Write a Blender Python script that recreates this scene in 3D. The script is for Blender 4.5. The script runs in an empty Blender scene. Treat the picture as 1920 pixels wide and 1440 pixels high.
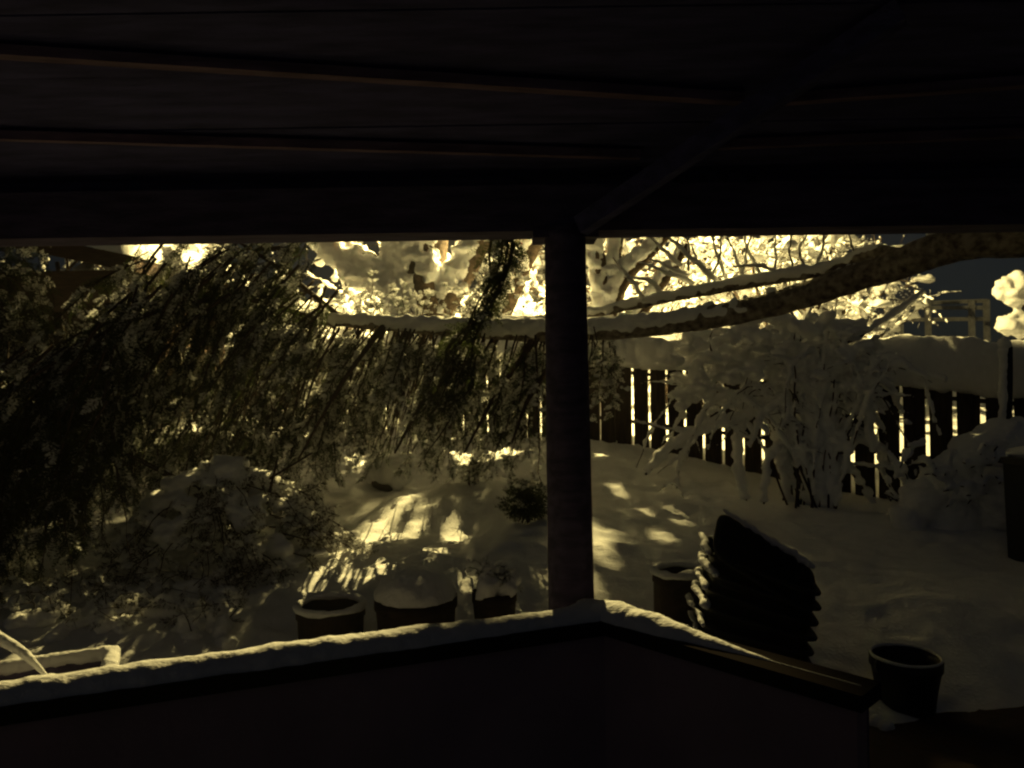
import bpy, math, random
import numpy as np
from mathutils import Vector, Matrix

sc = bpy.context.scene
COL = sc.collection
rnd = random.Random(7)
rng = np.random.default_rng(11)

# ------------------------------------------------------------------ camera
EYE = 1.5          # metres above the patio
F = 1400.0         # focal length in photo pixels (1920 wide)
ROLL = 0.015       # the phone was tilted a little
cam_d = bpy.data.cameras.new('camera')
cam_d.sensor_width = 36.0
cam_d.lens = 36.0 * F / 1920.0
cam_d.clip_start = 0.05
cam_d.clip_end = 600
cam = bpy.data.objects.new('camera', cam_d)
COL.objects.link(cam)
cam.matrix_world = Matrix.Translation((0, 0, EYE)) @ Matrix.Rotation(math.pi / 2, 4, 'X') @ Matrix.Rotation(-ROLL, 4, 'Z')
sc.camera = cam

# ------------------------------------------------------------------ night sky
w = bpy.data.worlds.new('World')
sc.world = w
w.use_nodes = True
nt = w.node_tree
bg = nt.nodes['Background']
sky = nt.nodes.new('ShaderNodeTexSky')
sky.sky_type = 'NISHITA'
sky.sun_disc = False
sky.ozone_density = 5.0
sky.sun_elevation = math.radians(32)
sky.sun_rotation = math.radians(200)
nt.links.new(sky.outputs[0], bg.inputs[0])
bg.inputs[1].default_value = 0.0009

# ------------------------------------------------------------------ exposure
sc.view_settings.view_transform = 'Standard'
sc.view_settings.look = 'None'
sc.view_settings.gamma = 1.0
sc.view_settings.use_curve_mapping = False
sc.view_settings.exposure = 0.9
sc.cycles.use_denoising = True
sc.cycles.filter_width = 2.3            # a soft phone lens at night
sc.cycles.max_bounces = 14
sc.cycles.diffuse_bounces = 12
sc.cycles.transparent_max_bounces = 4
sc.cycles.sample_clamp_indirect = 4.0

LAMP = (0.25, 11.6, 6.3)       # bulb of the street lamp beyond the fence
LAMP_POWER = 4000.0
LAMP_COLOR = (1.0, 0.785, 0.29)


# ------------------------------------------------------------------ helpers
def P(px, py, Y):
    """point at distance Y that is measured at photo pixel (px, py)"""
    dx, dy = px - 960.0, py - 720.0
    u = dx - dy * ROLL
    v = dx * ROLL + dy
    return np.array([Y * u / F, Y, EYE - Y * v / F])


def hash3(i, j, k, seed):
    h = (i * 374761393 + j * 668265263 + k * 2147483647 + seed * 974634541) & 0x7fffffff
    h = ((h ^ (h >> 13)) * 1274126177) & 0x7fffffff
    return ((h ^ (h >> 16)) & 0xffff) / 65535.0


def noise3(p, seed=0):
    p = np.asarray(p, dtype=np.float64)
    f = np.floor(p)
    i = f.astype(np.int64)
    t = p - f
    t = t * t * (3 - 2 * t)
    r = 0
    for a in (0, 1):
        wa = t[..., 0] if a else 1 - t[..., 0]
        for b in (0, 1):
            wb = t[..., 1] if b else 1 - t[..., 1]
            for c in (0, 1):
                wc = t[..., 2] if c else 1 - t[..., 2]
                r = r + wa * wb * wc * hash3(i[..., 0] + a, i[..., 1] + b, i[..., 2] + c, seed)
    return r * 2 - 1


def fbm(p, scale, oct=3, seed=0):
    p = np.asarray(p) / scale
    s, a = 0, 1.0
    for o in range(oct):
        s = s + a * noise3(p * (2.03 ** o) + 17.3 * o, seed + o)
        a *= 0.5
    return s


class MB:
    """collects polygons into one mesh"""
    def __init__(self):
        self.V, self.T, self.n = [], [], 0

    def add(self, v, f):
        v = np.asarray(v, dtype=np.float64).reshape(-1, 3)
        if isinstance(f, np.ndarray):
            if len(f):
                self.T.append(f + self.n)
        else:
            by = {}
            for q in f:
                by.setdefault(len(q), []).append(q)
            for q in by.values():
                self.T.append(np.array(q, dtype=np.int64) + self.n)
        self.V.append(v)
        self.n += len(v)
        return self

    def mesh(self, name):
        me = bpy.data.meshes.new(name)
        V = np.concatenate(self.V)
        loops = np.concatenate([t.ravel() for t in self.T])
        sizes = np.concatenate([np.full(len(t), t.shape[1]) for t in self.T])
        starts = np.concatenate([[0], np.cumsum(sizes)[:-1]])
        me.vertices.add(len(V))
        me.vertices.foreach_set('co', V.ravel().astype(np.float32))
        me.loops.add(len(loops))
        me.loops.foreach_set('vertex_index', loops.astype(np.int32))
        me.polygons.add(len(sizes))
        me.polygons.foreach_set('loop_start', starts.astype(np.int32))
        me.polygons.foreach_set('loop_total', sizes.astype(np.int32))
        me.update(calc_edges=True)
        me.polygons.foreach_set('use_smooth', np.zeros(len(sizes), dtype=bool))
        return me

    def build(self, name, mat, parent=None, smooth=False):
        return link(self.mesh(name), name, mat, parent, smooth)


def link(me, name, mat, parent=None, smooth=False):
    me.materials.clear()
    me.materials.append(mat)
    if smooth:
        me.polygons.foreach_set('use_smooth', np.ones(len(me.polygons), dtype=bool))
    o = bpy.data.objects.new(name, me)
    COL.objects.link(o)
    if 'snow' in name and parent is not None and name not in ('roof_snow', 'snow_cap', 'snow_ridge', 'rim_snow', 'snow_dome', 'snow_inside'):
        o['kind'] = 'stuff'
    if parent is not None:
        o.parent = parent
        o.matrix_parent_inverse = Matrix.Translation(-Vector(base_of(parent)))
    return o


BASES = {}


def base_of(o):
    return BASES.get(o.name, (0, 0, 0))


def thing(name, label, cat, loc=(0, 0, 0), group=None):
    o = bpy.data.objects.new(name, None)
    COL.objects.link(o)
    o.empty_display_size = 0.1
    o.location = tuple(float(c) for c in loc)
    BASES[o.name] = tuple(float(c) for c in loc)
    o['label'] = label
    o['category'] = cat
    if group:
        o['group'] = group
    return o


def tag(o, label, cat, group=None):
    o['label'] = label
    o['category'] = cat
    if group:
        o['group'] = group
    return o


def frame_axes(T):
    T = T / np.linalg.norm(T, axis=1, keepdims=True)
    up = np.tile(np.array([0.03, 0.05, 1.0]), (len(T), 1))
    vert = np.abs(T[:, 2]) > 0.97
    up[vert] = np.array([0, 1.0, 0.05])
    N = np.cross(T, up)
    N /= np.linalg.norm(N, axis=1, keepdims=True)
    B = np.cross(N, T)
    return T, N, B      # B points up


def smooth_path(pts, n):
    pts = np.asarray(pts, dtype=np.float64)
    if len(pts) < 3:
        t = np.linspace(0, 1, n)[:, None]
        return pts[0] * (1 - t) + pts[-1] * t
    d = np.concatenate([[0], np.cumsum(np.linalg.norm(np.diff(pts, axis=0), axis=1))])
    m = np.gradient(pts, d, axis=0)
    s = np.linspace(0, d[-1], n)
    k = np.clip(np.searchsorted(d, s, side='right') - 1, 0, len(pts) - 2)
    h = (d[k + 1] - d[k])[:, None]
    t = ((s - d[k])[:, None]) / h
    p0, p1, m0, m1 = pts[k], pts[k + 1], m[k], m[k + 1]
    return ((2 * t**3 - 3 * t**2 + 1) * p0 + (t**3 - 2 * t**2 + t) * h * m0
            + (-2 * t**3 + 3 * t**2) * p1 + (t**3 - t**2) * h * m1)


def interp(vals, n):
    vals = np.atleast_1d(np.asarray(vals, dtype=np.float64))
    if len(vals) == 1:
        return np.full(n, vals[0])
    return np.interp(np.linspace(0, 1, n), np.linspace(0, 1, len(vals)), vals)


def tube(mb, path, rad, sides=8, rough=0.0, scale=0.1, seed=0, lift=0.0, sx=1.0, sz=1.0):
    path = np.asarray(path)
    n = len(path)
    rad = interp(rad, n) if np.size(rad) != n else np.asarray(rad, dtype=np.float64)
    T, N, B = frame_axes(np.gradient(path, axis=0))
    a = np.linspace(0, 2 * np.pi, sides, endpoint=False)
    ring = (N[:, None, :] * (np.cos(a) * sx)[None, :, None] + B[:, None, :] * (np.sin(a) * sz)[None, :, None])
    c = path + np.array([0, 0, 1.0]) * (np.asarray(lift) * np.ones(n))[:, None]
    V = c[:, None, :] + ring * rad[:, None, None]
    if rough:
        k = 1 + rough * fbm(V.reshape(-1, 3), scale, 3, seed).reshape(n, sides)
        V = c[:, None, :] + ring * (rad[:, None] * k)[:, :, None]
    V = V.reshape(-1, 3)
    i = np.arange(n - 1)[:, None] * sides
    j = np.arange(sides)[None, :]
    j2 = (j + 1) % sides
    q = np.stack([i + j, i + j2, i + sides + j2, i + sides + j], axis=-1).reshape(-1, 4)
    nv = len(V)
    V = np.concatenate([V, [c[0]], [c[-1]]])
    jj = np.arange(sides)
    caps = np.concatenate([np.stack([np.full(sides, nv), (jj + 1) % sides, jj], axis=-1),
                           np.stack([np.full(sides, nv + 1), (n - 1) * sides + jj, (n - 1) * sides + (jj + 1) % sides], axis=-1)])
    base = mb.n
    mb.V.append(V)
    mb.T.append(q + base)
    mb.T.append(caps + base)
    mb.n += len(V)


def ico(sub):
    import bmesh
    bm = bmesh.new()
    bmesh.ops.create_icosphere(bm, subdivisions=sub, radius=1.0)
    v = np.array([x.co[:] for x in bm.verts])
    f = np.array([[x.index for x in t.verts] for t in bm.faces])
    bm.free()
    return v, f


ICO = {k: ico(k) for k in (1, 2, 3, 4)}


def blob(mb, c, r, sub=2, rough=0.15, scale=None, seed=0):
    v, f = ICO[sub]
    r = np.ones(3) * r
    p = v * r
    if rough:
        k = 1 + rough * fbm(p + np.asarray(c), scale or r.mean() * 0.8, 2, seed)
        p = p * k[:, None]
    mb.add(p + np.asarray(c), f)


def blobs(mb, C, R, sub=1):
    """many small ellipsoids at once: C (n,3), R (n,3)"""
    v, f = ICO[sub]
    C, R = np.asarray(C), np.asarray(R)
    V = C[:, None, :] + v[None] * R[:, None, :] * (1 + 0.25 * (rng.random((len(C), len(v), 1)) - 0.5))
    Fc = f[None] + (np.arange(len(C)) * len(v))[:, None, None]
    mb.add(V.reshape(-1, 3), Fc.reshape(-1, 3))


def box(mb, c, s, rot=None, taper=1.0):
    x, y, z = np.array(s) / 2.0
    v = np.array([[-x, -y, -z], [x, -y, -z], [x, y, -z], [-x, y, -z],
                  [-x * taper, -y * taper, z], [x * taper, -y * taper, z], [x * taper, y * taper, z], [-x * taper, y * taper, z]])
    if rot is not None:
        v = v @ np.array(rot).T
    mb.add(v + np.asarray(c), [(3, 2, 1, 0), (4, 5, 6, 7), (0, 1, 5, 4), (1, 2, 6, 5), (2, 3, 7, 6), (3, 0, 4, 7)])


def plank(mb, a, b, wid, thick, up=(0, 0, 1)):
    """board from a to b; wid measured along up, thick across"""
    a, b = np.asarray(a, float), np.asarray(b, float)
    t = b - a
    L = np.linalg.norm(t)
    t = t / L
    n = np.cross(t, np.asarray(up, float))
    n /= np.linalg.norm(n)
    u = np.cross(n, t)
    R = np.stack([t, -n, u], axis=1)
    box(mb, (a + b) / 2, (L, thick, wid), R)


def lathe(mb, prof, c, sides=32, wob=0.0, seed=0):
    prof = np.asarray(prof, float)
    a = np.linspace(0, 2 * np.pi, sides, endpoint=False)
    n = len(prof)
    V = np.zeros((n, sides, 3))
    V[..., 0] = prof[:, 0:1] * np.cos(a)
    V[..., 1] = prof[:, 0:1] * np.sin(a)
    V[..., 2] = prof[:, 1:2]
    V = V.reshape(-1, 3) + np.asarray(c)
    if wob:
        V = V + wob * np.stack([fbm(V, 0.07, 2, seed + k) for k in range(3)], axis=-1)
    i = np.arange(n - 1)[:, None] * sides
    j = np.arange(sides)[None, :]
    j2 = (j + 1) % sides
    mb.add(V, np.stack([i + j, i + j2, i + sides + j2, i + sides + j], axis=-1).reshape(-1, 4))


def remeshed(mb, name, voxel, rough=0.0, scale=0.1, seed=0, oct=3):
    """melt overlapping shapes into one surface and roughen it"""
    me = mb.mesh(name)
    o = bpy.data.objects.new('temporary', me)
    COL.objects.link(o)
    m = o.modifiers.new('r', 'REMESH')
    m.mode = 'VOXEL'
    m.voxel_size = voxel
    sm = o.modifiers.new('s', 'SMOOTH')
    sm.factor = 0.5
    sm.iterations = 2
    dg = bpy.context.evaluated_depsgraph_get()
    out = bpy.data.meshes.new_from_object(o.evaluated_get(dg))
    bpy.data.objects.remove(o)
    bpy.data.meshes.remove(me)
    out.name = name
    if rough:
        n = len(out.vertices)
        co = np.zeros(n * 3, dtype=np.float32)
        no = np.zeros(n * 3, dtype=np.float32)
        out.vertices.foreach_get('co', co)
        out.vertices.foreach_get('normal', no)
        co, no = co.reshape(-1, 3), no.reshape(-1, 3)
        co = co + no * (rough * fbm(co, scale, oct, seed))[:, None]
        out.vertices.foreach_set('co', co.astype(np.float32).ravel())
        out.update()
    return out


# ------------------------------------------------------------------ materials
def mat(name, color, rough=0.7, var=0.0, scale=8.0, bump=0.0, bscale=60.0, sss=0.0, spec=0.3,
        color2=None, stretch=None, metal=0.0, transl=0.0):
    m = bpy.data.materials.new(name)
    m.use_nodes = True
    t = m.node_tree
    b = t.nodes['Principled BSDF']
    b.inputs['Base Color'].default_value = (*color, 1)
    b.inputs['Roughness'].default_value = rough
    b.inputs['Specular IOR Level'].default_value = spec
    b.inputs['Metallic'].default_value = metal
    geo = t.nodes.new('ShaderNodeNewGeometry')
    mp = t.nodes.new('ShaderNodeMapping')
    t.links.new(geo.outputs['Position'], mp.inputs['Vector'])
    if stretch:
        mp.inputs['Scale'].default_value = stretch
    if var or color2:
        n = t.nodes.new('ShaderNodeTexNoise')
        n.inputs['Scale'].default_value = scale
        n.inputs['Detail'].default_value = 5
        t.links.new(mp.outputs[0], n.inputs['Vector'])
        r = t.nodes.new('ShaderNodeValToRGB')
        c2 = color2 or tuple(c * (1 + var) for c in color)
        c1 = color if color2 else tuple(c * (1 - var) for c in color)
        r.color_ramp.elements[0].position = 0.35
        r.color_ramp.elements[1].position = 0.65
        r.color_ramp.elements[0].color = (*c1, 1)
        r.color_ramp.elements[1].color = (*c2, 1)
        t.links.new(n.outputs['Fac'], r.inputs[0])
        t.links.new(r.outputs[0], b.inputs['Base Color'])
    if bump:
        n2 = t.nodes.new('ShaderNodeTexNoise')
        n2.inputs['Scale'].default_value = bscale
        n2.inputs['Detail'].default_value = 4
        t.links.new(mp.outputs[0], n2.inputs['Vector'])
        bu = t.nodes.new('ShaderNodeBump')
        bu.inputs['Strength'].default_value = bump
        bu.inputs['Distance'].default_value = 0.02
        t.links.new(n2.outputs['Fac'], bu.inputs['Height'])
        t.links.new(bu.outputs[0], b.inputs['Normal'])
    if sss:
        b.inputs['Subsurface Weight'].default_value = sss
        b.inputs['Subsurface Radius'].default_value = (1.0, 0.9, 0.75)
        b.inputs['Subsurface Scale'].default_value = 0.06
    if transl:
        tr = t.nodes.new('ShaderNodeBsdfTranslucent')
        tr.inputs['Color'].default_value = (*(min(1, c * 1.4) for c in color), 1)
        mx = t.nodes.new('ShaderNodeMixShader')
        mx.inputs[0].default_value = transl
        t.links.new(b.outputs[0], mx.inputs[1])
        t.links.new(tr.outputs[0], mx.inputs[2])
        t.links.new(mx.outputs[0], t.nodes['Material Output'].inputs['Surface'])
    return m


M_SNOW = mat('snow', (0.88, 0.88, 0.885), 0.75, var=0.03, scale=20, bump=0.35, bscale=55, spec=0.2)
M_SNOWT = mat('loose_snow', (0.88, 0.88, 0.885), 0.75, bump=0.8, bscale=25, spec=0.2, sss=0.3)
M_WOOD = mat('dark_timber', (0.090, 0.074, 0.14), 0.75, var=0.35, scale=6, bump=0.3, bscale=40, stretch=(1, 6, 6))
M_WALL = mat('painted_wall_boards', (0.36, 0.26, 0.30), 0.85, var=0.12, scale=4, bump=0.2, bscale=30)
M_REDWOOD = mat('red_brown_timber', (0.17, 0.115, 0.17), 0.7, var=0.35, scale=6, bump=0.3, bscale=40, stretch=(1, 6, 6))
M_CEIL = mat('ceiling_boards', (0.066, 0.064, 0.17), 0.8, var=0.3, scale=5, bump=0.3, bscale=30, stretch=(1, 8, 8))
M_FENCE = mat('weathered_board', (0.055, 0.040, 0.030), 0.85, var=0.4, scale=5, bump=0.5, bscale=30, stretch=(8, 8, 1))
M_BARK = mat('bark', (0.095, 0.066, 0.046), 0.9, var=0.45, scale=14, bump=0.9, bscale=40)
M_TRUNK = mat('frosted_bark', (0.10, 0.072, 0.05), 0.9, color2=(0.34, 0.30, 0.25), scale=22, bump=0.9, bscale=40)
M_TWIG = mat('twig', (0.06, 0.038, 0.026), 0.85, var=0.3, scale=20)
M_DUST = mat('snow_on_needles', (0.86, 0.86, 0.86), 0.8, transl=0.45)
M_LEAF = mat('conifer_foliage', (0.040, 0.052, 0.020), 0.6, color2=(0.095, 0.095, 0.040), scale=5, spec=0.25, transl=0.38)
M_LEAFB = mat('brownish_foliage', (0.050, 0.045, 0.020), 0.7, color2=(0.09, 0.065, 0.03), scale=7, transl=0.2)
M_PLASTIC = mat('dark_plastic', (0.018, 0.018, 0.020), 0.55, var=0.2, scale=10, bump=0.1)
M_CLAY = mat('dark_clay', (0.040, 0.027, 0.022), 0.8, var=0.3, scale=12, bump=0.3)
M_PATIO = mat('patio_brick', (0.075, 0.045, 0.037), 0.8, color2=(0.05, 0.037, 0.034), scale=9, bump=0.4, bscale=30)
M_STONE = mat('stone', (0.16, 0.14, 0.12), 0.9, var=0.3, scale=9, bump=0.6)
M_BIN = mat('navy_plastic', (0.012, 0.014, 0.026), 0.5, var=0.2, scale=6)
M_METAL = mat('grey_metal', (0.20, 0.20, 0.20), 0.5, var=0.15, scale=10, metal=0.6)
M_SIDING = mat('brown_siding', (0.055, 0.034, 0.026), 0.8, var=0.25, scale=5, stretch=(1, 1, 8))
M_FARWOOD = mat('pale_grey_timber', (0.28, 0.28, 0.29), 0.85, var=0.2, scale=5)
M_BULB = bpy.data.materials.new('lamp_glass')
M_BULB.use_nodes = True
_b = M_BULB.node_tree.nodes['Principled BSDF']
_b.inputs['Base Color'].default_value = (0.9, 0.8, 0.5, 1)
_b.inputs['Emission Color'].default_value = (*LAMP_COLOR, 1)
_b.inputs['Emission Strength'].default_value = 30.0

# ------------------------------------------------------------------ ground
FP = np.array([1.56, 8.0])               # a point of the fence line (plan)
FD = np.array([-0.8, 0.6])               # its direction, leading away to the left
FNRM = np.array([-0.6, -0.8])            # the side of the fence that faces the yard

ctrl = [(-3.2, 2.2, .26), (-1.5, 2.3, .20), (0, 2.4, .14), (0.6, 2.6, .10), (1.0, 2.2, -.05), (2.5, 2.0, -.08), (3.2, 3.1, -.05),
        (1.6, 3.0, -.06), (2.2, 3.3, -.03), (4.5, 2.5, -.05), (-5, 2, .3), (-4, 0.5, .2), (4, 0.5, -.1), (0, 0.5, -.1), (-1.5, 0.5, .0),
        (-8, 3, .5), (8, 3, .1), (-10, 7, .8), (8, 5, .35), (-6, 9, .9), (-2.5, 10.5, .9), (0, 9.4, .85), (3.2, 8.4, .65), (6, 6.3, .45),
        (0, 11.6, .95), (4, 10.5, .95), (8, 9, .8), (0, 14, 1.5), (5, 13.5, 1.75), (10, 12, 1.6), (-6, 14, 1.6), (-12, 16, 2.0), (14, 20, 2.2),
        (0, 20, 2.0), (0, 40, 2.2), (40, 30, 2.2), (-40, 30, 2.4), (60, 0, .8), (-60, 0, 1.0), (0, 80, 2.3), (80, 90, 2.3), (-80, 90, 2.3),
        (0, -20, 0), (30, -20, 0), (-30, -20, 0)]
for px, py, Y in [(100, 1180, 3.6), (400, 1140, 3.9), (300, 1080, 4.6), (620, 1110, 4.1), (800, 1085, 4.2), (900, 1000, 5.4), (620, 1000, 5.3),
                  (760, 925, 6.8), (700, 900, 7.3), (1000, 900, 6.9), (1130, 850, 7.5), (1180, 960, 6.0), (1150, 1050, 4.8), (1400, 905, 7.0), (1550, 935, 6.7),
                  (1700, 945, 6.4), (1650, 1080, 4.6), (1800, 1150, 4.0), (1900, 1000, 5.4), (1480, 1000, 5.6), (300, 950, 6.4),
                  (650, 1265, 3.3), (850, 1265, 3.3), (1300, 1240, 3.5), (0, 1000, 5.6), (985, 975, 5.2), (885, 902, 6.0), (730, 908, 6.9), (1300, 980, 5.7), (1350, 1060, 4.8)]:
    ctrl.append(tuple(P(px, py, Y)))
ctrl = np.array(ctrl)
_d = np.linalg.norm(ctrl[:, None, :2] - ctrl[None, :, :2], axis=-1)
_A = np.sqrt(_d**2 + 0.15) - 0.0
_n = len(ctrl)
_K = np.zeros((_n + 1, _n + 1))
_K[:_n, :_n] = _A + np.eye(_n) * -0.02
_K[:_n, _n] = 1
_K[_n, :_n] = 1
_W = np.linalg.solve(_K, np.concatenate([ctrl[:, 2], [0]]))


def ground_z(x, y, detail=True):
    x, y = np.asarray(x, float), np.asarray(y, float)
    s = np.full(np.shape(x), _W[_n])
    for k in range(_n):
        s = s + _W[k] * np.sqrt((x - ctrl[k, 0])**2 + (y - ctrl[k, 1])**2 + 0.15)
    if detail:
        p = np.stack([x, y, np.zeros_like(x)], axis=-1)
        near = np.clip((y - 2.2) / 1.0, 0.15, 1) * np.clip(1.5 - .45 * np.maximum(x, 0), .55, 1)
        lum = fbm(p, 0.45, 3, 3)
        s = s + near * (0.022 * lum + 0.020 * fbm(p, 0.09, 2, 9) + 0.028 * np.clip(fbm(p, 0.20, 2, 21) - 0.15, 0, 1))
    return s


def grid_axis(lo, hi, step, far_lo, far_hi, grow=1.12):
    mid = list(np.arange(lo, hi, step))
    a, st = [], step
    x = lo
    while x > far_lo:
        st *= grow
        x -= st
        a.append(x)
    b, st, x = [], step, mid[-1]
    while x < far_hi:
        st *= grow
        x += st
        b.append(x)
    return np.array(a[::-1] + mid + b)


gx = grid_axis(-3.6, 4.2, 0.029, -150, 150)
gy = grid_axis(2.35, 8.2, 0.029, -40, 170)
X, Y = np.meshgrid(gx, gy)
Z = ground_z(X, Y)
mb = MB()
nx, ny = len(gx), len(gy)
ii = np.arange(ny - 1)[:, None] * nx + np.arange(nx - 1)[None, :]
mb.add(np.stack([X, Y, Z], axis=-1).reshape(-1, 3), np.stack([ii, ii + 1, ii + nx + 1, ii + nx], axis=-1).reshape(-1, 4))
o = mb.build('snow_ground', M_SNOW, None, True)
o['kind'] = 'structure'

mb = MB()
box(mb, (0.9, 0.9, -0.09), (9.0, 5.6, 0.18))
o = mb.build('patio', M_PATIO)
o['kind'] = 'structure'


def gz(x, y):
    return float(ground_z(np.array([x]), np.array([y]), False)[0])


# ------------------------------------------------------------------ porch: roof, post, half wall
YB = 2.35
beam_z0 = P(560, 440, YB)[2]
BEAM_Z = 1.97
SL = 0.40                                     # how steeply the ceiling climbs towards the house


def ceil_z(y):
    return 2.155 + SL * (YB - y)


def on_ceiling(px, py, below=0.0):
    """where the line of sight meets the ceiling"""
    d = P(px, py, 1.0) - np.array([0, 0, EYE])
    t = (2.155 + SL * YB - below - EYE) / (d[2] + SL)
    return np.array([0, 0, EYE]) + d * t


roof = thing('porch_roof', 'dark wooden porch roof overhead with reddish battens and a diagonal rafter', 'roof', (0, YB, BEAM_Z))
mb = MB()
plank(mb, (-4.2, YB, BEAM_Z + 0.07), (4.4, YB + 0.02, BEAM_Z + 0.07), 0.142, 0.13)
mb.build('beam', M_WOOD, roof)
# roof deck, laid as wide boards running along the beam
k = 0
y = YB + 0.16
while y > -1.6:
    y2 = y - 0.185
    mb = MB()
    a0 = np.array([0.1, (y + y2) / 2, ceil_z((y + y2) / 2) + 0.012])
    ang = math.atan(SL)
    R = np.array(Matrix.Rotation(-ang, 3, 'X'))
    wob = rnd.uniform(-.0015, .0015)
    box(mb, a0 + np.array([0, 0, wob]), (9.0, 0.182 / math.cos(ang), 0.02), R)
    mb.build('roof_board', M_CEIL, roof)
    y = y2
mb = MB()
R = np.array(Matrix.Rotation(-math.atan(SL), 3, 'X'))
box(mb, (0.1, 0.42, ceil_z(0.42) + 0.06), (9.2, 4.4, 0.03), R)
mb.build('roof_deck', M_CEIL, roof)
mb = MB()
v = []
xs = np.linspace(-4.6, 4.8, 90)
path = np.stack([xs, np.full_like(xs, YB + 0.1), np.full_like(xs, ceil_z(YB + 0.1) + 0.17)], axis=-1)
v, f = [], []
ys = np.linspace(-1.7, YB + 0.16, 40)
XX, YY = np.meshgrid(xs, ys)
ed = np.clip((YB + 0.18 - YY) / 0.2, 0, 1) ** 0.5 * np.clip((4.85 - XX) / 0.2, 0, 1) ** 0.5 * np.clip((XX + 4.65) / 0.2, 0, 1) ** 0.5
ZZ = ceil_z(YY) + 0.09 + 0.22 * ed + 0.03 * fbm(np.stack([XX, YY, 0 * XX], -1), 0.5, 2, 5)
mbs = MB()
n2 = len(xs)
ii = np.arange(len(ys) - 1)[:, None] * n2 + np.arange(n2 - 1)[None, :]
mbs.add(np.stack([XX, YY, ZZ], -1).reshape(-1, 3), np.stack([ii, ii + 1, ii + n2 + 1, ii + n2], -1).reshape(-1, 4))
mbs.build('roof_snow', M_SNOW, roof, True)
# battens under the boards
for (x0, y0, x1, y1, wd) in [(-80, 92, 1392, 186, .034), (-80, 252, 1200, 290, .022), (1420, 190, 2000, 148, .030), (1330, 272, 2000, 246, .022)]:
    a, b = on_ceiling(x0, y0, .02), on_ceiling(x1, y1, .02)
    mb = MB()
    plank(mb, a, b, 0.026, wd)
    mb.build('batten', M_REDWOOD, roof)
mb = MB()
a, b = P(1088, 424, 2.235), on_ceiling(1690, 22, .03)
plank(mb, a, b, 0.055, 0.045)
mb.build('diagonal_rafter', M_CEIL, roof)
# blocking between beam and roof boards, open in a few places
for x0, x1 in [(-200, 1229), (1237, 1262), (1276, 1312), (1326, 1342), (1366, 1400), (1424, 2150)]:
    a, b = P(x0, 352, YB), P(x1, 352, YB)
    mb = MB()
    plank(mb, (a[0], YB + .02, 2.137), (b[0], YB + .02, 2.137), 0.052, 0.04)
    mb.build('blocking', M_WOOD, roof)
# rafter tails outside the beam
for x in np.arange(-4.0, 4.6, 0.61):
    mb = MB()
    plank(mb, (x, YB + 0.07, ceil_z(YB + .07) - 0.025), (x, YB + 0.15, ceil_z(YB + .15) - 0.025), 0.04, 0.045)
    mb.build('rafter_tail', M_WOOD, roof)

post = thing('porch_post', 'dark round timber porch post standing behind the bend of the half wall', 'post', (0.18, YB - .03, 0))
pt, pb = P(1059, 440, YB - .03), P(1071, 1135, YB - .03)
ln = (pb - pt) / (pt[2] - pb[2])
bot = pb + ln * pb[2]
mb = MB()
path = np.linspace(bot, pt + np.array([0, 0, 0.02]), 60)
tube(mb, path, [0.076, 0.0705, 0.064], 28, 0.012, 0.05, 3)
mb.build('shaft', M_WOOD, post, True)
mb = MB()
box(mb, (bot[0], bot[1], 0.06), (0.19, 0.19, 0.12), None, 0.9)
mb.build('foot_block', M_STONE, post)
mb = MB()
box(mb, (pt[0], YB, BEAM_Z - 0.012), (0.2, 0.135, 0.02))
mb.build('bracket_plate', M_WOOD, post)


def wallpt(px, py, z=0.885):
    d = P(px, py, 1.0) - np.array([0, 0, EYE])
    t = (z - EYE) / d[2]
    return np.array([0, 0, EYE]) + d * t


wall = thing('half_wall', 'dark half wall across the foreground with snow along its bent top', 'wall', (0.2, 2.0, 0))
WP = [wallpt(-700, 1400), wallpt(0, 1297), wallpt(1135, 1143), wallpt(1615, 1272)]
for i in range(len(WP) - 1):
    a, b = WP[i].copy(), WP[i + 1].copy()
    t = (b - a) / np.linalg.norm(b - a)
    L = np.linalg.norm(b - a)
    nrm = np.cross(t, (0, 0, 1))
    mb = MB()
    p0, p1 = a - t * .03, b + t * (.03 if i < len(WP) - 2 else 0)
    p0[2] = p1[2] = 0.415
    plank(mb, p0, p1, 0.83, 0.05)
    mb.build('panel', M_WALL, wall)
    mb = MB()
    ba, bb = a - nrm * .03, b - nrm * .03
    ba[2] = bb[2] = .42
    plank(mb, ba, bb, .80, .012)
    mb.build('backing', M_WOOD, wall)
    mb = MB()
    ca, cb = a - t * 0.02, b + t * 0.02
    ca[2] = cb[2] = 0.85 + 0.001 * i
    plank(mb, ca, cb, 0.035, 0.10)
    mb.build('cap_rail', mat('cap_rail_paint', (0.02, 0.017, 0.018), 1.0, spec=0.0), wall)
mb = MB()
path = smooth_path([WP[0], (WP[0] + WP[1]) / 2, WP[1], (WP[1] + WP[2]) / 2, WP[1] * .1 + WP[2] * .9, WP[2] + np.array([.0, .0, .004]), WP[2] * .88 + WP[3] * .12,
                    (WP[2] + WP[3]) / 2, WP[2] * .12 + WP[3] * .88, WP[3]], 420)
path[:, 2] = 0.866
px_along = path[:, 0]
rad = 0.037 + 0.008 * fbm(path, 0.25, 3, 3)
rad = rad * np.where(px_along < 0.36, 1.0, np.clip(1.0 - (px_along - 0.36) * 4.5, 0.02, 1))
rad[np.abs(px_along - 0.24) < 0.06] *= 1.10
tube(mb, path, rad, 18, 0.12, 0.04, 4, lift=0.004, sx=1.2, sz=1.0)
mb.build('snow_ridge', M_SNOW, wall, True)

# ------------------------------------------------------------------ board fence
fence = thing('board_fence', 'dark board fence with light shining through its gaps under a deep snow cap', 'fence', (FP[0], FP[1], 0.5))
PITCH = 0.2035


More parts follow.
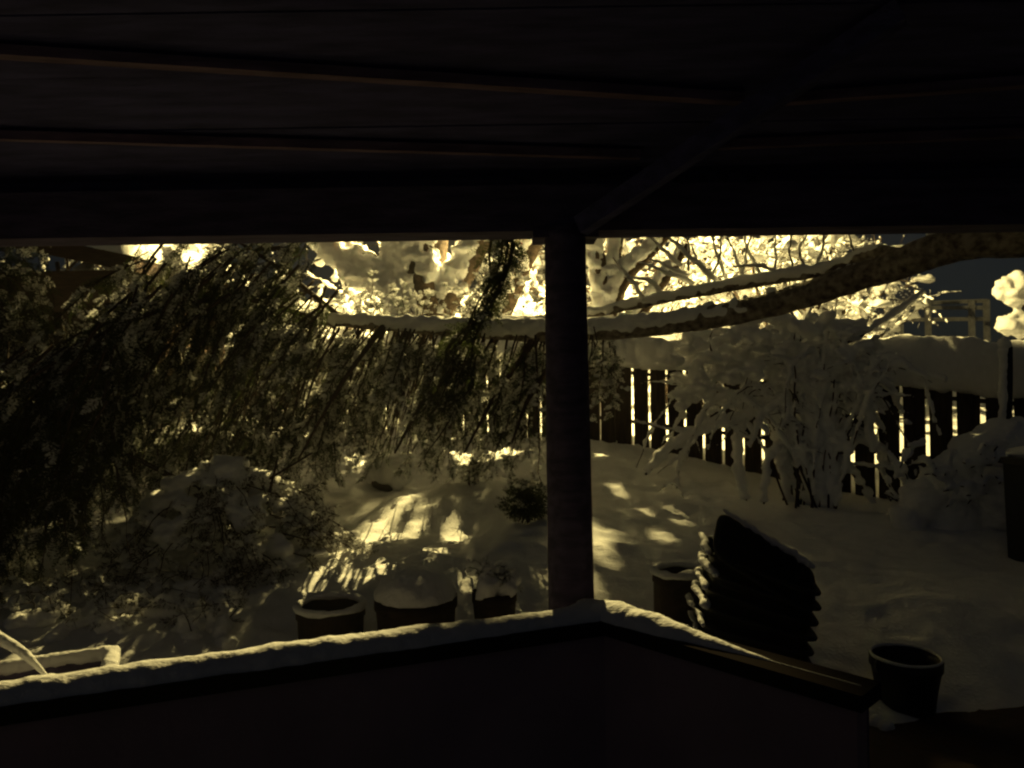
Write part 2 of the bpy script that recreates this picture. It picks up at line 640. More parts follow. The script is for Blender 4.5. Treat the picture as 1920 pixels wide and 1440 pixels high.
def fxy(t, off=0.0):
    p = FP + FD * t + FNRM * off
    return p


def ftop(t):
    return 1.655 + 0.092 * min(t, 4.0) if t < 4 else 1.655 + 0.092 * 4


gap0 = None
# a gap lies at photo x=1250
u = (1250 - 960) / F
t_gap = (FP[0] - u * FP[1]) / (0.8 + u * 0.6)
Rf = np.array([[FD[0], FNRM[0], 0], [FD[1], FNRM[1], 0], [0, 0, 1.0]])
if np.linalg.det(Rf) < 0:
    Rf[:, 0] *= -1
for i in range(-22, 40):
    t = t_gap + (i + 0.5) * PITCH
    p = fxy(t, rnd.uniform(-.003, .003))
    top = ftop(t) + rnd.uniform(0.03, 0.06)
    bz = gz(p[0], p[1]) - 0.25
    mb = MB()
    wdt = PITCH - rnd.uniform(0.026, 0.040)
    Rt = Rf @ np.array(Matrix.Rotation(rnd.uniform(-.006, .006), 3, 'Y'))
    box(mb, (p[0], p[1], (top + bz) / 2), (wdt, 0.022, top - bz), Rt)
    mb.build('board', M_FENCE, fence)
for dz in (-0.085, -0.62):
    for j in range(-3, 5):
        t0, t1 = j * 2.0 + .01, j * 2.0 + 1.99
        a, b = fxy(t0, -0.035), fxy(t1, -0.035)
        mb = MB()
        plank(mb, (a[0], a[1], ftop(t0) + dz), (b[0], b[1], ftop(t1) + dz), 0.035, 0.04)
        mb.build('rail', M_FENCE, fence)
for j in range(-2, 5):
    t = j * 2.0 + 0.55
    a = fxy(t, -0.11)
    mb = MB()
    box(mb, (a[0], a[1], (ftop(t) + 0.3) / 2), (0.1, 0.1, ftop(t) - 0.3), Rf)
    mb.build('fence_post', M_FENCE, fence)
# snow cap
mb = MB()
ts = np.arange(-4.6, 8.2, 0.03)
pts = np.array([[*fxy(t, 0.0), ftop(t)] for t in ts])
nr = 22
aa = np.linspace(0, 2 * np.pi, nr, endpoint=False)
hgt = 0.225 + 0.045 * fbm(pts, 0.55, 3, 8) + 0.012 * fbm(pts, 0.12, 2, 31)
hgt *= np.interp(ts, [-4.6, -1.5, 1.2, 8], [1.0, 1.0, .62, .5])
cz = pts[:, 2] + hgt * 0.86
sgn = lambda q, e: np.sign(q) * np.abs(q) ** e
V = np.zeros((len(ts), nr, 3))
dep = 0.19
V[..., 0] = pts[:, None, 0] + FNRM[0] * dep * sgn(np.cos(aa), .6)
V[..., 1] = pts[:, None, 1] + FNRM[1] * dep * sgn(np.cos(aa), .6)
V[..., 2] = cz[:, None] + hgt[:, None] * sgn(np.sin(aa), .6)
V = V.reshape(-1, 3)
V += 0.03 * np.stack([fbm(V, 0.22, 3, 40 + q) for q in range(3)], -1) + 0.018 * np.stack([fbm(V, 0.06, 3, 60 + q) for q in range(3)], -1)
i = np.arange(len(ts) - 1)[:, None] * nr
j = np.arange(nr)[None, :]
mb.add(V, np.stack([i + j, i + (j + 1) % nr, i + nr + (j + 1) % nr, i + nr + j], -1).reshape(-1, 4))
mb.build('snow_cap', M_SNOW, fence, True)

# slim stake before the fence at the right
stk = thing('garden_stake', 'slim dark stake before the fence, topped by a ball of snow', 'stake', P(1888, 820, 5.9))
mb = MB()
a, b = P(1893, 650, 5.9), P(1889, 860, 5.9)
b[2] = gz(b[0], b[1]) - .1
tube(mb, np.linspace(b, a, 12), 0.022, 8)
mb.build('rod', M_BIN, stk, True)
mb = MB()
blob(mb, P(1883, 644, 5.9), (0.055, 0.05, 0.05), 2, .12, .05, 3)
tube(mb, np.linspace(P(1881, 655, 5.87), P(1879, 800, 5.87), 30), [0.035, .03, .032, .026], 10, .2, .06, 8)
me = remeshed(mb, 'snow', 0.012, .006, .05)
link(me, 'snow', M_SNOW, stk, True)

# ------------------------------------------------------------------ foliage machinery
def make_frond(seed):
    """flat spray of scale leaves, hanging along -Z, one metre long; returns quads"""
    r = random.Random(seed)
    V, Fq = [], []

    def blade(a, b, w0):
        a, b = np.array(a), np.array(b)
        t = b - a
        n = np.array([t[2], r.uniform(-.6, .6) * np.linalg.norm(t), -t[0]])
        n = n / (np.linalg.norm(n) + 1e-9)
        k = len(V)
        m = a * 0.8 + b * 0.2
        V.extend([m + n * w0, b, m - n * w0])
        Fq.append((k, k + 1, k + 2))
    ax = [np.array([0.05 * math.sin(q * 2.2 + seed), 0.10 * (q ** 2), -q]) for q in np.linspace(0, 1, 6)]
    for q in range(5):
        blade(ax[q], ax[q + 1], 0.016)
    nn = 10
    for q in range(nn):
        s = (q + 0.6) / nn
        k = min(4, int(s * 5))
        p = ax[k] + (ax[k + 1] - ax[k]) * (s * 5 - k)
        for sd in (-1, 1):
            ln = (0.36 * (1 - s) + 0.10) * r.uniform(.6, 1.15)
            ang = math.radians(r.uniform(32, 56))
            e = p + np.array([sd * ln * math.sin(ang), r.uniform(-.10, .12), -ln * math.cos(ang)])
            blade(p, e, 0.030)
            if q < 8:
                for h in (0.55,):
                    pp = p + (e - p) * h
                    l2 = ln * 0.42
                    a2 = ang * sd * (0.25 if h > .6 else 1.7) * r.uniform(.7, 1.2)
                    e2 = pp + np.array([l2 * math.sin(a2), r.uniform(-.06, .06), -l2 * math.cos(a2)])
                    blade(pp, e2, 0.026)
    return np.array(V), np.array(Fq)


FRONDS = [make_frond(s) for s in range(5)]


ON_THINGS = {(330, 960), (280, 985), (430, 925), (530, 930), (240, 1030), (585, 1150), (640, 1160), (1290, 1115), (1310, 1060), (1240, 1075), (1745, 1245), (1860, 820), (1510, 1105), (927, 1060),
             (50, 1240), (140, 1228), (215, 1225), (20, 1205), (-60, 1250)}
_Y = np.arange(2.5, 9.0, .02)


def ground_dist(px, py):
    d = P(px, py, 1.0) - np.array([0, 0, EYE])
    below = EYE + d[2] * _Y < np.maximum(0.0, ground_z(d[0] * _Y, _Y, False))
    return float(_Y[np.argmax(below)]) if below.any() else 8.0


lit = []
for px, py, Yd, r_ in [(775, 935, 6.6, .12), (750, 955, 6.2, .22), (715, 985, 5.7, .40), (690, 1010, 5.3, .5), (650, 1045, 4.8, .7), (615, 1085, 4.4, .65), (790, 975, 5.9, .20), (745, 1005, 5.4, .3),
                       (850, 980, 5.6, .22), (860, 1005, 5.3, .28), (710, 1065, 4.6, .5), (820, 1035, 5.0, .3), (600, 1100, 4.3, .5), (670, 1090, 4.4, .4), (770, 1000, 5.5, .25),
                       (1145, 912, 6.4, .10), (1160, 920, 6.3, .12), (1178, 930, 6.2, .12), (1205, 957, 5.9, .22), (1170, 968, 5.8, .08), (1228, 945, 6.0, .10), (1248, 952, 5.9, .14), (1268, 962, 5.8, .14), (1285, 974, 5.7, .12), (1305, 940, 6.1, .10), (1122, 985, 5.4, .16), (1126, 1010, 5.1, .16), (1130, 1035, 4.9, .12), (1192, 995, 5.3, .10), (1238, 997, 5.3, .10), (1285, 1015, 5.2, .06),
                       (330, 960, 4.6, .5), (280, 985, 4.5, .5), (430, 925, 4.7, .45), (530, 930, 4.7, .4), (240, 1030, 4.4, .3), (60, 1110, 4.0, .4), (100, 1160, 3.7, .5), (40, 1185, 3.6, .4), (200, 1140, 3.8, .45), (270, 1120, 3.9, .4), (210, 1190, 3.6, .3), (350, 1130, 3.9, .3), (420, 1150, 3.8, .3),
                       (585, 1150, 3.4, .5), (640, 1160, 3.35, .4), (1290, 1115, 3.1, .5), (1310, 1060, 3.1, .5), (1240, 1075, 3.4, .45), 
                       (1860, 820, 5.5, .35), (1510, 1105, 3.0, .2), (927, 1060, 3.45, .3), (50, 1240, 2.1, .5), (140, 1228, 2.2, .5), (215, 1225, 2.25, .4), (20, 1205, 1.7, .5), (-60, 1250, 2.0, .5)]:
    lit.append((P(px, py, ground_dist(px, py) if (px, py) not in ON_THINGS else Yd), r_))
for x_ in np.linspace(-150, 600, 14):
    lit.append((wallpt(x_, 1297 - .136 * x_), .6))
for x_ in (690, 730):
    lit.append((wallpt(x_, 1297 - .136 * x_), .14))
for x_ in (1105, 1150, 1200, 1250, 1290):
    lit.append((wallpt(x_, 1143 + .27 * (x_ - 1135)), .45))
GROUND_LIT = list(lit)
LP = np.array(LAMP)


class Rays:
    """open lines of light between the lamp and the spots it reaches"""
    def __init__(self, lst, k):
        self.p = np.array([a for a, b in lst])
        self.r = np.array([b for a, b in lst]) * k
        d = self.p - LP
        self.L = np.linalg.norm(d, axis=1)
        self.d = d / self.L[:, None]

    def blocks(self, p, r):
        s_ = (np.asarray(p) - LP) @ self.d.T
        q = LP + s_[:, None] * self.d - p
        return bool(np.any((np.linalg.norm(q, axis=1) < r + self.r * s_ / self.L) & (s_ > 0) & (s_ < self.L - .12)))


LEAF_RAYS = Rays(GROUND_LIT, .16)


class Foliage:
    def __init__(self):
        self.items = [[] for _ in FRONDS]
        self.snow_c, self.snow_r = [], []
        self.dust = [[] for _ in FRONDS]
        self.wood = MB()

    def frond(self, p, d, s, face=None):
        self.items[rnd.randrange(len(FRONDS))].append((p, d, s))

    def blob(self, p, r):
        self.snow_c.append(p)
        self.snow_r.append((r * rnd.uniform(.8, 1.3), r * rnd.uniform(.8, 1.3), r * rnd.uniform(.55, .9)))

    def branch(self, pts, r0=0.02, spacing=0.045, size=(0.14, 0.26), hang=0.45, snow=0.3, sb=(.012, .03), n=None, start=0.1, lean=(-.25, -.05, 0), along=.35):
        pts = np.asarray(pts, float)
        L = np.sum(np.linalg.norm(np.diff(pts, axis=0), axis=1))
        n = n or max(5, int(L / 0.08))
        path = smooth_path(pts, n)
        path = path + 0.045 * np.stack([fbm(path, 0.25, 2, rnd.randrange(999)) for _ in range(3)], -1) * np.linspace(0, 1, n)[:, None]
        tube(self.wood, path, [r0 * .55, r0 * .4, r0 * .15], 5)
        m = max(2, int(L * (1 - start) / spacing))
        T = np.gradient(path, axis=0)
        T /= np.linalg.norm(T, axis=1, keepdims=True)
        for q in range(m):
            s = start + (1 - start) * (q + rnd.random()) / m
            f = s * (n - 1)
            k = min(n - 2, int(f))
            p = path[k] + (path[k + 1] - path[k]) * (f - k)
            t = T[k]
            side = np.cross(t, np.array([rnd.gauss(0, 1), rnd.gauss(0, 1), rnd.gauss(0, 1)]))
            side /= np.linalg.norm(side) + 1e-9
            d = t * along + side * (1.15 - along * .6) + np.array([lean[0] * .6, lean[1], -hang * .75])
            sz = rnd.uniform(*size) * (1 - 0.35 * s)
            if LEAF_RAYS.blocks(p + d / np.linalg.norm(d) * sz * .5, sz * .3):
                continue
            self.frond(p, d, sz)
            if rnd.random() < snow:
                dn = d / np.linalg.norm(d)
                self.dust[rnd.randrange(len(FRONDS))].append((p + np.array([0, 0, .006]), d + np.array([rnd.gauss(0, .1), rnd.gauss(0, .1), .1]), sz * 1.02))
                for h in range(rnd.choice((0, 0, 1, 1, 2))):
                    pp = p + dn * sz * rnd.uniform(.1, .85) + np.array([rnd.gauss(0, .015), rnd.gauss(0, .015), .008])
                    self.blob(pp, rnd.uniform(sb[0] * .6, sb[1] * .8))

    def build(self, parent, leaf=None, snow_mat=None, names=('branches', 'crown', 'snow')):
        leaf = leaf or M_LEAF
        if self.wood.n:
            self.wood.build(names[0], M_TWIG, parent, True)['kind'] = 'stuff'
        mb = self.gather(self.items, 1.0)
        if mb.n:
            mb.build(names[1], leaf, parent)['kind'] = 'stuff'
        ms = self.gather(self.dust, 1.35)
        if self.snow_c:
            blobs(ms, self.snow_c, self.snow_r, 1)
        if ms.n:
            ms.build(names[2], snow_mat or M_DUST, parent, True)['kind'] = 'stuff'

    def gather(self, items, fat):
        mb = MB()
        for (tv, tf), it in zip(FRONDS, items):
            if not it:
                continue
            tv = tv.copy()
            if fat != 1.0:
                q = tv.reshape(-1, 3, 3)
                m = (q[:, 0] + q[:, 2]) / 2
                q[:, 0] = m + (q[:, 0] - m) * fat
                q[:, 2] = m + (q[:, 2] - m) * fat
            p = np.array([x[0] for x in it])
            d = np.array([x[1] for x in it])
            s = np.array([x[2] for x in it])
            d /= np.linalg.norm(d, axis=1, keepdims=True)
            n = np.cross(d, rng.normal(size=d.shape))
            n /= np.linalg.norm(n, axis=1, keepdims=True)
            b = np.cross(n, d)
            V = (p[:, None, :] + s[:, None, None] * (tv[None, :, 0:1] * n[:, None, :] + tv[None, :, 1:2] * b[:, None, :] - tv[None, :, 2:3] * d[:, None, :]))
            Fq = tf[None] + (np.arange(len(it)) * len(tv))[:, None, None]
            mb.add(V.reshape(-1, 3), Fq.reshape(-1, 3))
        return mb


def snow_along(mb, path, rad, k=1.0, seed=0, sides=10):
    """bank of snow lying on the upper side of a limb"""
    path = np.asarray(path)
    rad = interp(rad, len(path))
    tube(mb, path, rad * k, sides, 0.16, 0.09, seed, lift=rad * 0.45)


# ------------------------------------------------------------------ the bent evergreen across the yard
tree = thing('bent_evergreen', 'snow-laden evergreen bent over, its long trunk arching across the yard', 'tree', P(2150, 900, 4.0))
bt = [P(2250, 640, 3.7), P(2120, 470, 3.8), P(1950, 445, 4.0), P(1780, 464, 4.25), P(1650, 506, 4.5), P(1500, 556, 4.75), P(1333, 595, 5.0), P(1150, 617, 5.15),
      P(1000, 622, 5.25), P(850, 616, 5.35), P(700, 606, 5.45), P(560, 598, 5.5), P(430, 592, 5.5), P(330, 602, 5.3)]
root = bt[0].copy()
root[0] += 0.25
root[2] = gz(root[0], root[1]) - .1
bt = [root] + bt
tp = smooth_path(bt, 260)
tr = interp([.15, .15, .14, .125, .115, .10, .088, .080, .076, .072, .066, .054, .042, .032, .02], 260)
mb = MB()
tube(mb, tp, tr, 18, 0.10, 0.12, 5)
trunk_o = mb.build('trunk', M_TRUNK, tree, True)
b2 = [P(1700, 480, 4.5), P(1640, 474, 4.75), P(1570, 500, 5.0), P(1500, 514, 5.1), P(1333, 543, 5.2), P(1203, 568, 5.3), P(1101, 590, 5.35), P(1000, 602, 5.4), P(880, 592, 5.5)]
tp2 = smooth_path(b2, 140)
tr2 = interp([.045, .044, .042, .040, .038, .036, .030, .024, .012], 140)
mb = MB()
tube(mb, tp2, tr2, 12, 0.1, 0.1, 8)
mb.build('stem', M_TRUNK, tree, True)
# snow lying on the trunks
mb = MB()
sel = (tp[:, 0] < 1.95)
k1 = interp([.25, .70, .85, .9, .95, .95, .95, .95], sel.sum())
tube(mb, tp[sel] + np.array([0, -.30, 0]) * tr[sel][:, None], tr[sel] * 0.90 * k1 + .010, 14, 0.20, 0.05, 14, lift=tr[sel] * 0.30, sx=1.0)
tube(mb, tp2[10:] + np.array([0, -.25, 0]) * tr2[10:][:, None], tr2[10:] * 0.85 + .008, 12, 0.25, 0.06, 15, lift=tr2[10:] * 0.4)
for q in range(60):
    s = rnd.randrange(60, 250)
    c = tp[s] + np.array([rnd.gauss(0, .02), rnd.gauss(0, .02), tr[s] * rnd.uniform(.95, 1.15)])
    blob(mb, c, np.array([rnd.uniform(.02, .05), rnd.uniform(.02, .04), rnd.uniform(.015, .03)]), 2, .2, .03, q)
me = remeshed(mb, 'trunk_snow', 0.014, 0.010, 0.05, 3)
link(me, 'trunk_snow', M_SNOW, trunk_o, True)

shoots_w, shoots_s = MB(), MB()
for pts in ([(1343, 527), (1290, 478), (1246, 438), (1225, 415)], [(1300, 532), (1250, 512), (1196, 494)], [(1288, 520), (1250, 500), (1215, 487)], [(1276, 500), (1245, 470), (1213, 440)],
            [(1206, 556), (1180, 520), (1151, 483)], [(1329, 520), (1310, 490), (1295, 462)], [(1290, 505), (1292, 470), (1284, 430)], [(1330, 530), (1345, 490), (1352, 430)], [(1400, 530), (1380, 490), (1362, 445)],
            [(1454, 520), (1456, 480), (1452, 425)], [(1488, 512), (1482, 470), (1490, 425)], [(1430, 525), (1405, 470), (1390, 425)], [(1385, 535), (1400, 480), (1412, 425)], [(1480, 520), (1430, 500), (1375, 500)], [(1530, 505), (1545, 460), (1540, 425)], [(1510, 508), (1500, 470), (1520, 425)],
            [(1240, 560), (1225, 530), (1170, 520)], [(1365, 528), (1340, 470), (1335, 425)], [(1590, 500), (1600, 470), (1590, 440)]):
    Yd = rnd.uniform(5.2, 5.4)
    pth = smooth_path([P(x, y, Yd - .15 * k) for k, (x, y) in enumerate(pts)], 20)
    pth = pth + .012 * np.stack([fbm(pth, .1, 2, k + len(pts)) for k in range(3)], -1)
    tube(shoots_w, pth, [.007, .003], 5)
    hz = abs(pts[0][0] - pts[-1][0]) / (abs(pts[0][1] - pts[-1][1]) + 30.0)
    tube(shoots_s, pth, [.010 + .010 * min(1, hz), .009 + .008 * min(1, hz), .004], 7, .4, .03, 3, lift=.006)
shoots_w.build('shoots', M_TWIG, tree, True)['kind'] = 'stuff'
shoots_s.build('shoot_snow', M_SNOW, tree, True)

fo = Foliage()
# curtain hanging below the level trunk
for q in range(125):
    s = rnd.uniform(0, 1)
    px = 545 + 500 * s
    st = tp[np.argmin(np.abs(tp[:, 0] / tp[:, 1] * F + 960 - px))] + np.array([0, rnd.uniform(-.12, .25), -.03])
    ln = rnd.uniform(0.45, 1.0) if px > 760 else rnd.uniform(.5, 1.15)
    lean = rnd.gauss(-.38, .18)
    dy = rnd.uniform(-.25, .4)
    pts = [st, st + np.array([lean * ln * .25, dy * .4, -ln * .22]), st + np.array([lean * ln * .6, dy * .8, -ln * .6]), st + np.array([lean * ln, dy, -ln])]
    fo.branch(pts, rnd.uniform(.010, .020), 0.024, (.07, .145), .6, .50, (.010, .030), along=.6)
for q in range(75):
    st = P(rnd.uniform(600, 1030), rnd.uniform(612, 700), rnd.uniform(5.6, 6.3))
    ln = rnd.uniform(.55, .95)
    dx = rnd.gauss(-.3, .15)
    fo.branch([st, st + np.array([dx * .4 * ln, 0, -ln * .3]), st + np.array([dx * ln, 0, -ln])], .012, .026, (.08, .16), .6, .34, (.010, .026), along=.65)
# the heavy dark bough that falls across the trunk
for q in range(7):
    o_ = lambda: rnd.gauss(0, 14)
    pts = [P(950 + o_(), 380, 4.7), P(948 + o_(), 470 + o_(), 4.75), P(915 + o_(), 560 + o_(), 4.85), P(870 + o_(), 640 + o_(), 4.9), P(835 + 1.5 * o_(), 720 + o_(), 4.95), P(800 + 2.5 * o_(), 780 + o_(), 5.0)]
    fo.branch(pts, .018, 0.024, (.10, .19), .6, .10, (.010, .02))
# big mass on the left: boughs spilling down and to the left
spine = smooth_path([P(660, 600, 5.5), P(560, 520, 5.35), P(450, 480, 5.1), P(350, 510, 4.8), P(220, 600, 4.5), P(90, 680, 4.2), P(-80, 770, 3.9), P(-300, 850, 3.7)], 80)
for q in range(170):
    s = rnd.random() ** 0.9
    st = spine[int(s * 79)] + np.array([rnd.gauss(0, .10), rnd.uniform(-.35, .45), rnd.gauss(-.05, .08)])
    ln = rnd.uniform(0.7, 1.55) * (1.0 - 0.25 * s)
    lean = rnd.gauss(-.48, .15)
    dy = rnd.uniform(-.5, .25)
    g = gz(st[0] + lean * ln, st[1] + dy) + 0.05
    ln = min(ln, max(.3, st[2] - g))
    pts = [st, st + np.array([lean * ln * .3, dy * .4, -ln * .18]), st + np.array([lean * ln * .7, dy * .8, -ln * .6]), st + np.array([lean * ln, dy, -ln])]
    fo.branch(pts, rnd.uniform(.010, .022), 0.021, (.085, .17), .7, .30, (.008, .018), along=.75)
for q in range(85):
    st = P(rnd.uniform(-160, 210), rnd.uniform(640, 830), rnd.uniform(3.9, 4.7))
    g = gz(st[0], st[1]) + .05
    ln = min(rnd.uniform(.5, 1.1), max(.3, st[2] - g))
    dx = rnd.gauss(-.15, .2)
    fo.branch([st, st + np.array([dx * .4, -.05, -ln * .3]), st + np.array([dx, -.1, -ln])], .012, .024, (.10, .2), .6, .12, (.008, .018), along=.7)
for q in range(95):
    st = P(rnd.uniform(180, 640), rnd.uniform(590, 780), rnd.uniform(5.4, 6.2))
    ln = rnd.uniform(.5, 1.15)
    dx = rnd.gauss(-.15, .2)
    fo.branch([st, st + np.array([dx * .4, 0, -ln * .3]), st + np.array([dx, 0, -ln])], .012, .026, (.09, .18), .6, .30, (.008, .018), along=.7)
# upper tufts along the top of the mass
for q in range(46):
    st = P(rnd.uniform(270, 620), rnd.uniform(420, 560), rnd.uniform(5.0, 5.6))
    ln = rnd.uniform(.3, .6)
    pts = [st, st + np.array([-.15 * ln, -.1, -.15 * ln]), st + np.array([-.45 * ln, -.15, -.8 * ln])]
    fo.branch(pts, .010, 0.024, (.08, .15), .7, .34, (.008, .020), along=.7)
# big limbs inside the mass
for pts in ([P(640, 596, 5.5), P(520, 500, 5.3), P(420, 430, 5.1), P(380, 380, 5.0)], [P(600, 600, 5.4), P(450, 560, 5.1), P(250, 600, 4.6), P(60, 700, 4.2)],
            [P(1000, 640, 5.2), P(930, 740, 5.1), P(870, 850, 5.0)], [P(1030, 690, 5.1), P(990, 750, 5.05), P(960, 830, 5.0)],
            [P(720, 610, 5.4), P(640, 720, 5.2), P(560, 860, 5.0)], [P(850, 690, 5.2), P(790, 760, 5.1), P(740, 850, 5.0)],
            [P(560, 470, 5.3), P(480, 470, 5.2), P(440, 540, 5.1)]):
    tube(fo.wood, smooth_path(pts, 24), [.022, .015, .007], 8, .12, .08, 4)
# sprigs that stand up behind the level trunk
for q in range(34):
    px = rnd.uniform(590, 1010)
    a = P(px, rnd.uniform(585, 612), rnd.uniform(5.5, 5.9))
    b = a + np.array([rnd.uniform(-.22, .2), rnd.uniform(-.1, .15), rnd.uniform(.12, .36)])
    m = (a + b) / 2 + np.array([rnd.gauss(0, .04), 0, rnd.uniform(.0, .05)])
    fo.branch([a, m, b], .007, 0.032, (.05, .10), -.1, .9, (.012, .028), lean=(0, 0, 0))
# clump right of the post
for q in range(14):
    st = P(rnd.uniform(1085, 1160), rnd.uniform(610, 650), rnd.uniform(5.0, 5.4))
    ln = rnd.uniform(.25, .55)
    fo.branch([st, st + np.array([rnd.gauss(0, .06), 0, -ln * .4]), st + np.array([rnd.gauss(0, .1), -.05, -ln])], .009, .03, (.08, .15), .7, .6, (.014, .032))
fo.build(tree)

# ------------------------------------------------------------------ evergreens behind on the left
t2 = thing('drooping_evergreen', 'drooping evergreen at the left edge, hanging before the shed', 'tree', P(-60, 900, 6.2))
fo = Foliage()
c0 = P(-40, 300, 6.2)
trunk2 = [np.array([c0[0], c0[1], gz(c0[0], c0[1]) - .1]), c0, c0 + np.array([0.02, 0, .8])]
mb = MB()
tube(mb, smooth_path(trunk2, 20), [.11, .08, .03], 10, .1, .1)
mb.build('trunk', M_BARK, t2, True)
for q in range(40):
    z = rnd.uniform(1.7, 3.4)
    st = np.array([c0[0], c0[1], z])
    a = rnd.uniform(-1.9, .9)
    ln = rnd.uniform(.45, .75)
    dx, dy = math.cos(a) * ln * .75, math.sin(a) * ln * .75
    fo.branch([st, st + np.array([dx * .5, dy * .5, .02]), st + np.array([dx * .9, dy * .9, -.22]), st + np.array([dx, dy, -.22 - ln * .5])], .012, .034, (.12, .22), .7, .25, (.012, .026))
fo.build(t2)

t3 = thing('rounded_evergreen', 'rounded brownish-green evergreen shrub below the shed eave', 'shrub', P(120, 760, 6.8))
fo = Foliage()
for q in range(95):
    a = rnd.uniform(0, 2 * math.pi)
    rr = rnd.uniform(.05, .75)
    cx = P(110, 700, 6.7)
    st = np.array([cx[0] + math.cos(a) * rr, cx[1] + math.sin(a) * rr * .8, 2.4 - rr * rr * .75 - rnd.uniform(0, .5)])
    ln = rnd.uniform(.3, .6)
    fo.branch([st, st + np.array([math.cos(a) * .15, math.sin(a) * .15, -.05]), st + np.array([math.cos(a) * .25, math.sin(a) * .25, -ln])], .010, .034, (.12, .22), .6, .28, (.012, .026))
cx = P(110, 700, 6.7)
mb = MB()
tube(mb, [np.array([cx[0], cx[1], .4]), np.array([cx[0], cx[1], 2.2])], [.07, .03], 8)
mb.build('trunk', M_BARK, t3, True)
fo.build(t3, M_LEAFB)

# ------------------------------------------------------------------ snow-laden bare trees and shrubs
def snowy_tree(name, label, cat, base, stems, seed, voxel, depth=3, spread=.55, nchild=4, thick=1.0, droop=0.0, base_r=.06, lumps=0, lump_r=.12, mat_snow=None, minlev=0, shrink=.62, rough=.02):
    r = random.Random(seed)
    th = thing(name, label, cat, base)
    wood, snow = MB(), MB()
    tips = []

    def grow(p, d, L, rad, lev):
        n = 9 if lev < 2 else 6
        pts = [np.array(p)]
        d = np.array(d, float)
        d /= np.linalg.norm(d)
        for q in range(n):
            d = d + np.array([r.gauss(0, .14), r.gauss(0, .14), r.gauss(0, .10) - droop * (lev + .3) * .12])
            d /= np.linalg.norm(d)
            pts.append(pts[-1] + d * L / n)
        pts = np.array(pts)
        rr = np.linspace(rad, rad * .55, n + 1)
        tube(wood, pts, rr, (9, 6, 4, 3)[min(lev, 3)], .08, .1, seed)
        if lev >= minlev:
            horiz = np.sqrt(np.maximum(0, 1 - (np.gradient(pts, axis=0)[:, 2] / (L / n)) ** 2))
            sr = (rr * .9 + .028 * thick) * (0.45 + 0.65 * horiz)
            tube(snow, pts, sr, 7, .22, .12, seed + lev, lift=rr * .3 + sr * .62)
        tips.append(pts[-1])
        if lev < depth:
            for c in range(nchild):
                s = r.uniform(.3, 1.0)
                k = min(n, int(s * n))
                a = r.uniform(0, 2 * math.pi)
                perp = np.cross(d, [math.cos(a), math.sin(a), .2])
                perp /= np.linalg.norm(perp) + 1e-9
                nd = d * (1 - spread) + perp * spread + np.array([0, 0, .12])
                grow(pts[k], nd, L * shrink * r.uniform(.75, 1.2), rr[k] * .62, lev + 1)
    for (p, d, L) in stems:
        grow(p, d, L, base_r * r.uniform(.8, 1.1), 0)
    for q in range(lumps):
        c = tips[r.randrange(len(tips))]
        blob(snow, c, np.array([r.uniform(.7, 1.3), r.uniform(.7, 1.2), r.uniform(.6, 1.0)]) * lump_r, 2, .2, .1, q)
    wood.build('limbs', M_BARK, th, True)['kind'] = 'stuff'
    me = remeshed(snow, 'snow', voxel, rough, .10, seed)
    link(me, 'snow', mat_snow or M_SNOW, th, True)
    return th


def stems_at(c, n, L, lean, seed, jitter=.2):
    r = random.Random(seed)
    out = []
    for q in range(n):
        a = r.uniform(0, 2 * math.pi)
        p = np.array([c[0] + r.gauss(0, jitter), c[1] + r.gauss(0, jitter), gz(c[0], c[1]) - .1])
        out.append((p, np.array([math.cos(a) * lean, math.sin(a) * lean * .6, 1.0]), L * r.uniform(.8, 1.15)))
    return out


# thick trunks plastered with snow behind the bent evergreen
big = thing('snow_plastered_tree', 'broad tree trunk plastered white with snow behind the level trunk', 'tree', P(790, 740, 10.2))
wood, snow = MB(), MB()
limbs = [([P(800, 860, 10.2), P(790, 640, 10.2), P(785, 520, 10.2), P(790, 380, 10.2), P(800, 200, 10.2)], [.42, .40, .40, .40, .34]),
         ([P(790, 560, 10.2), P(680, 500, 10.3), P(620, 450, 10.4), P(560, 360, 10.5)], [.32, .26, .22, .16]),
         ([P(800, 620, 10.2), P(850, 540, 10.1), P(890, 470, 10.0), P(930, 360, 10.0)], [.22, .20, .17, .14]),
         ([P(880, 700, 10.3), P(950, 560, 10.3), P(990, 470, 10.3), P(1050, 380, 10.3)], [.2, .18, .16, .12])]
for pts, rr in limbs:
    tube(wood, smooth_path(pts, 30), np.array(rr) * .93, 20, .10, .2, 2)
    pth = smooth_path(pts, 60)
    rad = interp(rr, 60)
    off = np.array([-.09, -.05, 0.03])
    tube(snow, pth + off, rad * .95, 20, .20, .28, 6)
    for q in range(16):
        s = rnd.randrange(5, 58)
        blob(snow, pth[s] + np.array([rnd.gauss(0, .6), -.7, rnd.gauss(0, .3)]) * rad[s], rad[s] * rnd.uniform(.2, .5), 2, .3, .12, q)
wood.build('trunk', M_BARK, big, True)
me = remeshed(snow, 'snow', .035, .05, .10, 3, 4)
link(me, 'snow', M_SNOWT, big, True)

